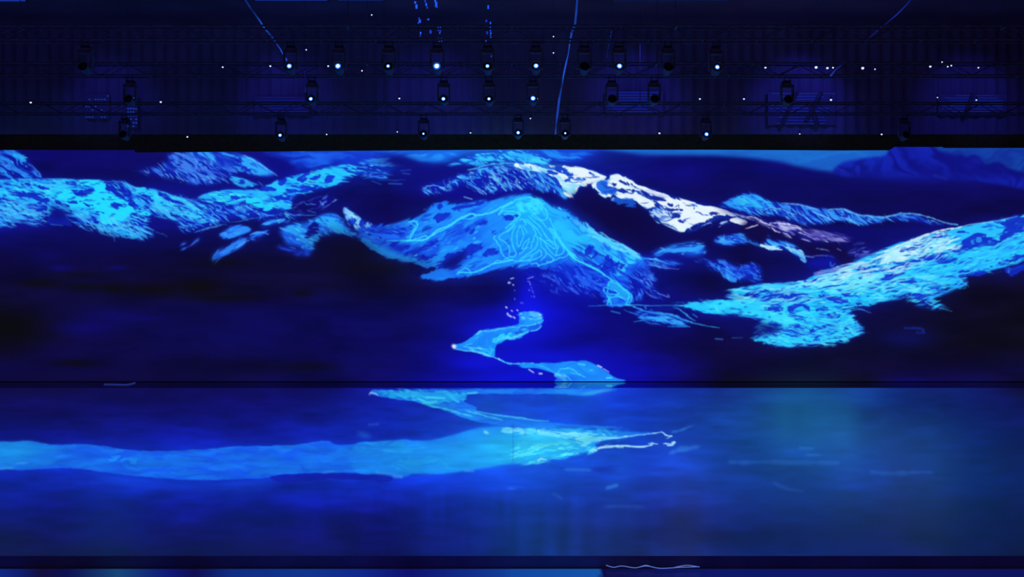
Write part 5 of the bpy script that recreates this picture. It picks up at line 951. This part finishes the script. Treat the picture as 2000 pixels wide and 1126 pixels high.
# ---------------------------------------------------------------- overhead rig
RIG = [(30.0, 130, 'upper'), (34.0, 193, 'middle'), (38.4, 262, 'lower')]       # depth, height in frame of the lamps
HANG = .62
truss_z = []
for D, py, nm in RIG:
    z = at(0, py, D).z + HANG
    truss_z.append(z)
    t = thing('lighting_truss', 'dark box truss carrying the %s row of stage lamps' % nm, 'truss', (0, D, z), 'lighting trusses')
    for yy in (-.2, .2):
        for zz in (.13, .53):
            bm = bmesh.new(); tube(bm, [(-28.9, yy, zz), (28.9, yy, zz)], .03, 8); obj('chord', bm, M_rig, t)
    bm = bmesh.new(); n = 72
    for i in range(n):
        xa, xb = -28.8 + 57.6 * i / n, -28.8 + 57.6 * (i + 1) / n
        za, zb = (.13, .53) if i % 2 else (.53, .13)
        for yy in (-.2, .2): tube(bm, [(xa, yy, za), (xb, yy, zb)], .015, 5)
        tube(bm, [(xa, -.2, za), (xa, .2, za)], .015, 5)
    obj('lacing', bm, M_rig, t)
    for x in (-24, -14.4, -4.8, 4.8, 14.4, 24):
        bm = bmesh.new(); tube(bm, [(x, 0, .53), (x, 0, 14.2 - z)], .012, 6); box(bm, (x - .04, -.23, .50), (x + .04, .23, .57)); obj('hanger', bm, M_rig, t)

M_lens = mat('lamp_lens', (.02, .02, .02), .2, emit=(.62, .9, 1.0), estr=3.2)
M_ring = mat('lamp_halo', (.02, .02, .05), .3, emit=lin((24, 110, 240)), estr=1.0)  # blue halo of the lamps, put in as a glowing ring
M_bulb = mat('pin_bulb', (.02, .02, .02), .2, emit=(.55, .66, 1.0), estr=1.3)
M_dimbulb = mat('dim_pin_bulb', (.02, .02, .02), .2, emit=lin((120, 120, 150)), estr=.9)
TILT = Matrix.Rotation(math.radians(-12), 4, 'X')
LC = Vector((0, -.30, -HANG))                                 # lens centre below the clamp
AX = Matrix.Translation(LC) @ TILT @ Matrix.Rotation(math.pi / 2, 4, 'X')   # local z of the lathe looks at the house
def make_lamp():
    t = thing('stage_lamp', 'x', 'stage lamp', (0, 0, 0), 'star-bright stage lamps on the trusses')
    bm = bmesh.new(); box(bm, (-.16, -.13, -.16), (.16, .13, -.03), .02); obj('base', bm, M_rig, t)
    bm = bmesh.new(); tube(bm, [(-.1, -.2, .098), (-.1, -.13, -.06)], .014, 6); tube(bm, [(.1, -.2, .098), (.1, -.13, -.06)], .014, 6); box(bm, (-.13, -.19, -.08), (.13, .1, -.04), .008); obj('clamp', bm, M_steel, t)
    bm = bmesh.new()
    for s in (-1, 1): box(bm, (s * .19 - .022, -.2, -HANG - .05), (s * .19 + .022, .0, -.1), .01)
    box(bm, (-.212, -.14, -.2), (.212, .06, -.15), .01); obj('yoke', bm, M_rig, t)
    bm = bmesh.new(); lathe(bm, [(.05, -.42), (.11, -.41), (.125, -.3), (.125, -.27), (.14, -.26), (.14, -.12), (.15, -.1), (.155, .0), (.155, .035), (.135, .035), (.13, -.015), (.0, -.015)], AX, 24); obj('head', bm, M_rig, t, True)
    bm = bmesh.new(); lathe(bm, [(.128, .002), (.1, -.006), (.0, -.010)], AX, 24); rf = obj('reflector', bm, M_steel, t, True)
    # glowing parts are modelled round the lens centre so that each lamp can be opened more or less
    bm = bmesh.new(); lathe(bm, [(.082, -.004), (.078, .006), (.0, .0065)], Matrix.Rotation(math.radians(-12), 4, 'X') @ Matrix.Rotation(math.pi / 2, 4, 'X'), 24); g = obj('halo_ring', bm, M_ring, t, True); g.location = LC; g['label'] = 'blue halo of the lamp, as a glowing ring'
    bm = bmesh.new(); lathe(bm, [(.047, .004), (.042, .012), (.024, .018), (.0, .02)], Matrix.Rotation(math.radians(-12), 4, 'X') @ Matrix.Rotation(math.pi / 2, 4, 'X'), 24); l = obj('lens', bm, M_lens, t, True); l.location = LC; l['label'] = 'blue-white shining lens'
    return t
ORD = ['leftmost', 'second from left', 'third from left', 'fourth from left', 'fifth from left', 'sixth from left', 'seventh from left', 'eighth from left', 'ninth from left', 'tenth from left', 'eleventh from left', 'twelfth from left', 'thirteenth from left', 'fourteenth from left', 'fifteenth from left', 'sixteenth from left']
ROWS = [[(565, 129, 1.), (660, 129, 1.15), (758, 129, .72), (853, 129, 1.35), (952, 129, .8), (1047, 128.5, 1.), (1210, 129, 1.05), (1401, 131, .95)],
        [(607, 193, .9), (866, 193, .9), (955, 193, .78), (1041, 192, 1.15)],
        [(547, 264, .9), (827, 261, .62), (1012, 259, .95), (1104, 260, .6), (1380, 262, 1.05)]]
def seat(o, loc, ri):                                         # the clamp sits on the truss, the rest hangs a little higher or lower
    dz = loc.z - truss_z[ri]; o.location = (loc.x, RIG[ri][0], truss_z[ri])
    for ch in o.children:
        if ch.name.startswith('clamp'): continue
        base = LC.z if ch.name.startswith(('lens', 'halo_ring')) else 0
        ch.location.z = base + dz
lamp0 = make_lamp(); first = True
WORD = ['uppermost', 'middle', 'lowest']
for ri, row in enumerate(ROWS):
    D = RIG[ri][0]
    for k, (px, py, s) in enumerate(row):
        P = at(px, py, D - .30)
        loc = P - LC
        o = lamp0 if first else dup(lamp0, loc)
        first = False
        seat(o, loc, ri); o['label'] = '%s of the star-bright blue-white stage lamps in the %s lamp row' % (ORD[k], WORD[ri])
        for ch in o.children:
            if ch.name.startswith(('lens', 'halo_ring')): ch.scale = (s,) * 3
# unlit lamps seen as dark shapes
def dark_lamp():
    t = dup(lamp0, (0, 0, 0)); t.name = 'stage_lamp'
    for ch in list(t.children):
        if ch.name.startswith(('lens', 'halo_ring')): bpy.data.objects.remove(ch)
    t['group'] = 'unlit stage lamps on the trusses'
    return t
dk0 = dark_lamp(); first = True
for ri, row in enumerate(([(162, 129), (1142, 129), (1306, 130)], [(250, 193), (1196, 193), (1279, 193), (1540, 194)], [(240, 262), (1770, 263)])):
    for k, (px, py) in enumerate(row):
        loc = at(px, py, RIG[ri][0] - .3) - LC
        o = dk0 if first else dup(dk0, loc)
        first = False; seat(o, loc, ri); o['label'] = '%s of the unlit black stage lamps in the %s lamp row' % (ORD[k], WORD[ri])

# pin lights: a small bulb on a stem
def make_pin():
    t = thing('pin_light', 'x', 'small lamp', (0, 0, 0), 'tiny pin lights')
    bm = bmesh.new(); lathe(bm, [(.028, .03), (.032, .04), (.032, .1), (.012, .12)], n=12); obj('socket', bm, M_rig, t, True)
    bm = bmesh.new(); bmesh.ops.create_uvsphere(bm, u_segments=12, v_segments=8, radius=.026, matrix=Matrix.Translation((0, 0, .015))); b = obj('bulb', bm, M_bulb, t, True)
    bm = bmesh.new(); tube(bm, [(0, 0, 0), (0, 0, 1)], .006, 5); s = obj('stem', bm, M_rig, t); s.location = (0, 0, .11)
    return t
PIN = [('upper', 0, [(435, 132, 1), (528, 130, 1.1), (641, 130, 1), (707, 139, .9), (1302, 131, .6), (1495, 133, 1.2), (1594, 133, 1.6), (1616, 134, 1.4), (1627, 133, 1), (1685, 134.5, 1.6), (1709, 136, .8), (1817, 131, 1.3), (1851, 131, .9), (1858, 129, .9), (1911, 133, .9)]),
       ('middle', 1, [(60, 201, 1.2), (314, 200, 1.2), (780, 193, 1.1), (1050, 193, 1), (1367, 194, 1.1), (1453, 194, 1.1), (1623, 196, 1.3), (1831, 191, .7), (1907, 196, .9)]),
       ('lower', 2, [(366, 268, 1.2), (638, 263, 1), (776, 258, .9), (919, 260, 1), (1288, 261, 1.3), (1562, 262, .9), (1722, 263, 1.2)])]
HIGH = [(598, 98, 'near the brightest left lamps'), (726, 30, 'high left of the hanging light strings'), (1081, 72, 'upper of the pair left of the long blue-lit rope'), (1081, 104, 'lower of the pair left of the long blue-lit rope'), (1840, 122, 'topmost of the cluster at the right'), (1036, 232, 'between the middle and lower lamp rows')]
pin0 = make_pin(); first = True
def place_pin(px, py, D, ztop, s, label, dim=False):
    global first
    loc = at(px, py, D); o = pin0 if first else dup(pin0, loc); first = False
    o.location = loc; o['label'] = label
    for ch in o.children:
        if ch.name.startswith('stem'): ch.scale = (1, 1, ztop - loc.z - .11)
        if ch.name.startswith('bulb'):
            ch.scale = (s,) * 3
for nm, ri, row in PIN:
    for k, (px, py, s) in enumerate(row):
        place_pin(px, py, RIG[ri][0] + .2, truss_z[ri] + .11, s * (1 if ri == 0 else 1.1), '%s of the tiny white pin lights in the %s lamp row' % (ORD[k], WORD[ri]))
for q_, (px, py, ph) in enumerate(HIGH):
    place_pin(px, py, 32.9 + .11 * q_, 14.2, .9, 'tiny ceiling pin light, ' + ph)

# ropes from the ceiling; the light on them is put in as emission
def rope(P, D, r, c, label):
    bm = bmesh.new(); Q = [at(x, y, D) for x, y in P]
    k = np.random.RandomState(int(P[0][0])).rand(len(Q))
    tube(bm, Q, [r * (.55 + .9 * v) for v in k], 6)
    m = mat('lit_rope', (.1, .15, .3), .5, emit=lin(c), estr=1.0)
    nt = m.node_tree; b = nt.nodes['Principled BSDF']; tc = nt.nodes.new('ShaderNodeTexCoord'); n = nt.nodes.new('ShaderNodeTexNoise'); n.inputs['Scale'].default_value = 1.4; n.inputs['Detail'].default_value = 3
    mr = nt.nodes.new('ShaderNodeMapRange'); mr.inputs[1].default_value = .38; mr.inputs[2].default_value = .68; mr.inputs[3].default_value = .12; mr.inputs[4].default_value = 1.5
    nt.links.new(tc.outputs['Object'], n.inputs['Vector']); nt.links.new(n.outputs['Fac'], mr.inputs[0]); nt.links.new(mr.outputs[0], b.inputs['Emission Strength'])
    o = tag(obj('lit_rope', bm, m, smooth=True), label, 'rope light', None)  # plain rope; the light on it is put in as emission
    if P[0][1] > 20:
        bm = bmesh.new(); tube(bm, [Q[0] + Vector((0, 0, -.03)), (Q[0].x, Q[0].y, 14.2)], .006, 5); obj('cord', bm, M_rig, o)
rope([(470, -14), (482, 4), (490, 17), (500, 30), (509, 43), (517, 56), (527, 67), (538, 82), (547, 95), (553, 106), (560, 118)], 32.5, .028, (22, 62, 165), 'dotted blue-lit rope slanting down above the left lamps')
rope([(1128, -12), (1126, 20), (1123, 48), (1117, 62), (1113, 82), (1110, 105), (1106, 122), (1101, 145), (1097, 170), (1092, 195), (1089, 220), (1086, 245), (1085, 262)], 32.5, .03, (24, 62, 165), 'longest blue-lit rope hanging right of the centre lamps')
rope([(1786, -10), (1770, 10), (1752, 28), (1738, 40), (1718, 56), (1700, 72), (1688, 86)], 32.5, .024, (14, 26, 110), 'dim blue-lit rope slanting at the upper right')
rope([(1652, 118), (1640, 130), (1632, 136), (1622, 148)], 33.2, .028, (26, 38, 120), 'short dim rope beside the pin lights at the right')
rope([(1195, 58), (1193, 70), (1190, 85), (1187, 100), (1186, 112)], 32.5, .022, (20, 44, 150), 'short blue-lit rope above the lone lamp right of centre')
rope([(595, 138), (595, 150), (596, 165), (597, 180)], 32.6, .014, (16, 26, 110), 'faint thin rope above the leftmost middle-row lamp')

# strings of blue LED pixels hanging from the ceiling
M_px = mat('led_pixel', (.02, .02, .05), .4, emit=lin((30, 90, 255)), estr=1.0)
M_px2 = mat('dim_led_pixel', (.02, .02, .05), .4, emit=lin((26, 56, 190)), estr=1.0)
def string(x, ytop, ybot, cells, D, label):
    top = Vector(at(x, ytop, D)); top.z = 14.2
    t = thing('light_string', label, 'light string', top, 'hanging strings of blue LED pixels')
    bm = bmesh.new(); tube(bm, [(0, 0, 0), (0, 0, at(x, ybot, D).z - 14.2)], .008, 5); obj('cord', bm, M_rig, t)
    for cx, cy, w_, h_, br in cells:
        p = at(cx, cy, D) - top; q = D / FPX
        bm = bmesh.new(); box(bm, (p.x - w_ * q / 2, -.03, p.z - h_ * q / 2), (p.x + w_ * q / 2, .012, p.z + h_ * q / 2), .006); obj('led_pixel', bm, M_px if br else M_px2, t)
string(813, 0, 82, [(811, 5, 4, 4, 1), (813.5, 13, 4, 8, 1), (818.5, 36, 3, 3, 0), (820, 41.5, 4, 6, 1), (817, 45, 2.5, 3, 0), (821.5, 66, 3, 7, 1), (820.5, 71, 2, 2, 0)], 31.5, 'leftmost string of blue LED pixels hanging at the top')
string(832, 0, 70, [(830.5, 2, 3, 5, 0), (832.5, 9, 3, 6, 1), (834.5, 15, 2.5, 4, 0), (836.5, 38, 4, 2.5, 1), (841, 62, 4, 7, 0)], 31.5, 'string of blue LED pixels second from left at the top')
string(852, 0, 86, [(850, 2, 3, 5, 1), (852, 9, 4, 10, 1), (853.5, 13, 3, 5, 0), (856, 54, 2.5, 2.5, 0), (860.5, 54, 2.5, 2.5, 0), (856, 59, 3, 3, 0), (860, 60, 3, 5, 0), (859, 65, 3, 2.5, 1), (847, 80, 2.5, 9, 0), (857.5, 76, 3, 4, 1), (862, 76, 3, 4, 0), (858, 82.5, 3, 4, 1), (862.5, 82, 3, 5, 0)], 31.5, 'widest cluster string of blue LED pixels above the brightest lamp')
string(956, 0, 112, [(953.5, 14, 3, 7, 1), (950, 41, 3, 4, 0), (958, 45, 2.5, 4, 1), (957.5, 53, 2.5, 4, 0), (958, 59, 2.5, 4, 1), (958.5, 65, 2.5, 4, 1), (958.5, 71, 2.5, 5, 1), (958, 77.5, 2.5, 4, 0), (951.5, 64, 3, 5, 0), (949.5, 80, 2.5, 2.5, 1), (959.5, 94, 2.5, 3.5, 0), (958.5, 102, 2, 3, 0), (959.5, 110, 2.5, 3, 0)], 31.5, 'long single string of blue LED pixels right of the clusters')

# light bars under the ceiling, at the top edge
M_bar = mat('bar_glow', (.02, .02, .04), .4, emit=lin((20, 46, 150)), estr=1.0)
for x0, x1, yb, lab in ((-60, 54, 5, 'blue light bar under the ceiling at the top left corner'), (498, 642, 3.5, 'blue light bar under the ceiling, left of the LED strings'), (660, 752, 3, 'shorter blue light bar beside the LED strings'), (1196, 1424, 2.5, 'longest blue light bar under the ceiling, right of centre')):
    a, b = at(x0, yb, 36), at(x1, yb, 36)
    t = thing('light_bar', lab, 'light bar', ((a.x + b.x) / 2, 36, a.z), 'light bars under the ceiling')
    hw = (b.x - a.x) / 2
    bm = bmesh.new(); box(bm, (-hw, -.1, .0), (hw, .1, .26), .02); obj('housing', bm, M_rig, t)
    bm = bmesh.new(); box(bm, (-hw + .03, -.125, .012), (hw - .03, -.1, .2), .005); obj('diffuser', bm, M_bar, t)
    for sx in (-.8, .8):
        bm = bmesh.new(); tube(bm, [(hw * sx, 0, .25), (hw * sx, 0, 14.2 - a.z)], .015, 6); obj('hanger', bm, M_rig, t)

# louvred panels on the back wall
def louvre(x0, x1, y0, y1, rows, cols, c, label, seed, keep=1.0, diag=()):
    D = 40.85; a = at(x0, y1, D); b = at(x1, y0, D); W_, H_ = b.x - a.x, b.z - a.z
    t = thing('louvre_panel', label, 'wall panel', a, 'slatted panels high on the back wall')
    m = mat('panel_slat', (.05, .08, .3), .6, emit=lin(c), estr=1.0)  # dim blue light of the slats is put in as emission
    rd = random.Random(seed)
    bm = bmesh.new(); box(bm, (0, .0, 0), (W_, .04, H_)); obj('back_board', bm, M_board, t)
    for i in range(rows):
        z = H_ * (i + .5) / rows; h = H_ / rows * .15
        if cols <= 1:
            l_ = rd.uniform(0, .3) * W_; r_ = W_ - rd.uniform(0, .3) * W_
            bm = bmesh.new(); box(bm, (l_, -.05, z - h), (r_, .0, z + h), .006); obj('slat', bm, m, t)
        else:
            bm = bmesh.new(); n = 0
            for j in range(cols):
                if rd.random() > keep: continue
                xx = W_ * (j + .5) / cols; q = W_ / cols * .27; box(bm, (xx - q, -.04, z - h * 1.1), (xx + q, 0, z + h * 1.1), .006); n += 1
            if n: obj('lit_cell_row', bm, m, t)
            else: bm.free()
    for k, (u0, v0, u1, v1) in enumerate(diag):
        bm = bmesh.new(); tube(bm, [(u0 * W_, -.1, v0 * H_), (u1 * W_, -.1, v1 * H_)], .09, 6); obj('brace', bm, M_rig, t)
    return t
M_board = mat('panel_board', (.34, .19, .30), .9)
louvre(166, 214, 184, 232, 7, 8, (22, 44, 125), 'dotted grid panel high on the back wall, far left', 3, .55)
louvre(248, 269, 188, 250, 9, 4, (24, 60, 155), 'narrow bright grid panel right of the dotted grid panel', 5, .85)
louvre(496, 604, 188, 226, 7, 1, (12, 18, 82), 'dim slatted panel behind the left lamps', 7)
louvre(1182, 1296, 178, 221, 8, 1, (14, 28, 108), 'slatted panel right of the long blue-lit rope', 9)
louvre(1500, 1632, 180, 244, 11, 1, (14, 27, 102), 'largest slatted panel, crossed by dark braces', 11, diag=((.2, 0, .42, 1), (.55, .1, .78, 1), (.72, .0, .62, .6)))
louvre(1832, 1966, 184, 226, 8, 1, (13, 24, 96), 'slatted panel at the far right of the back wall', 13, diag=((.38, 0, .5, 1),))
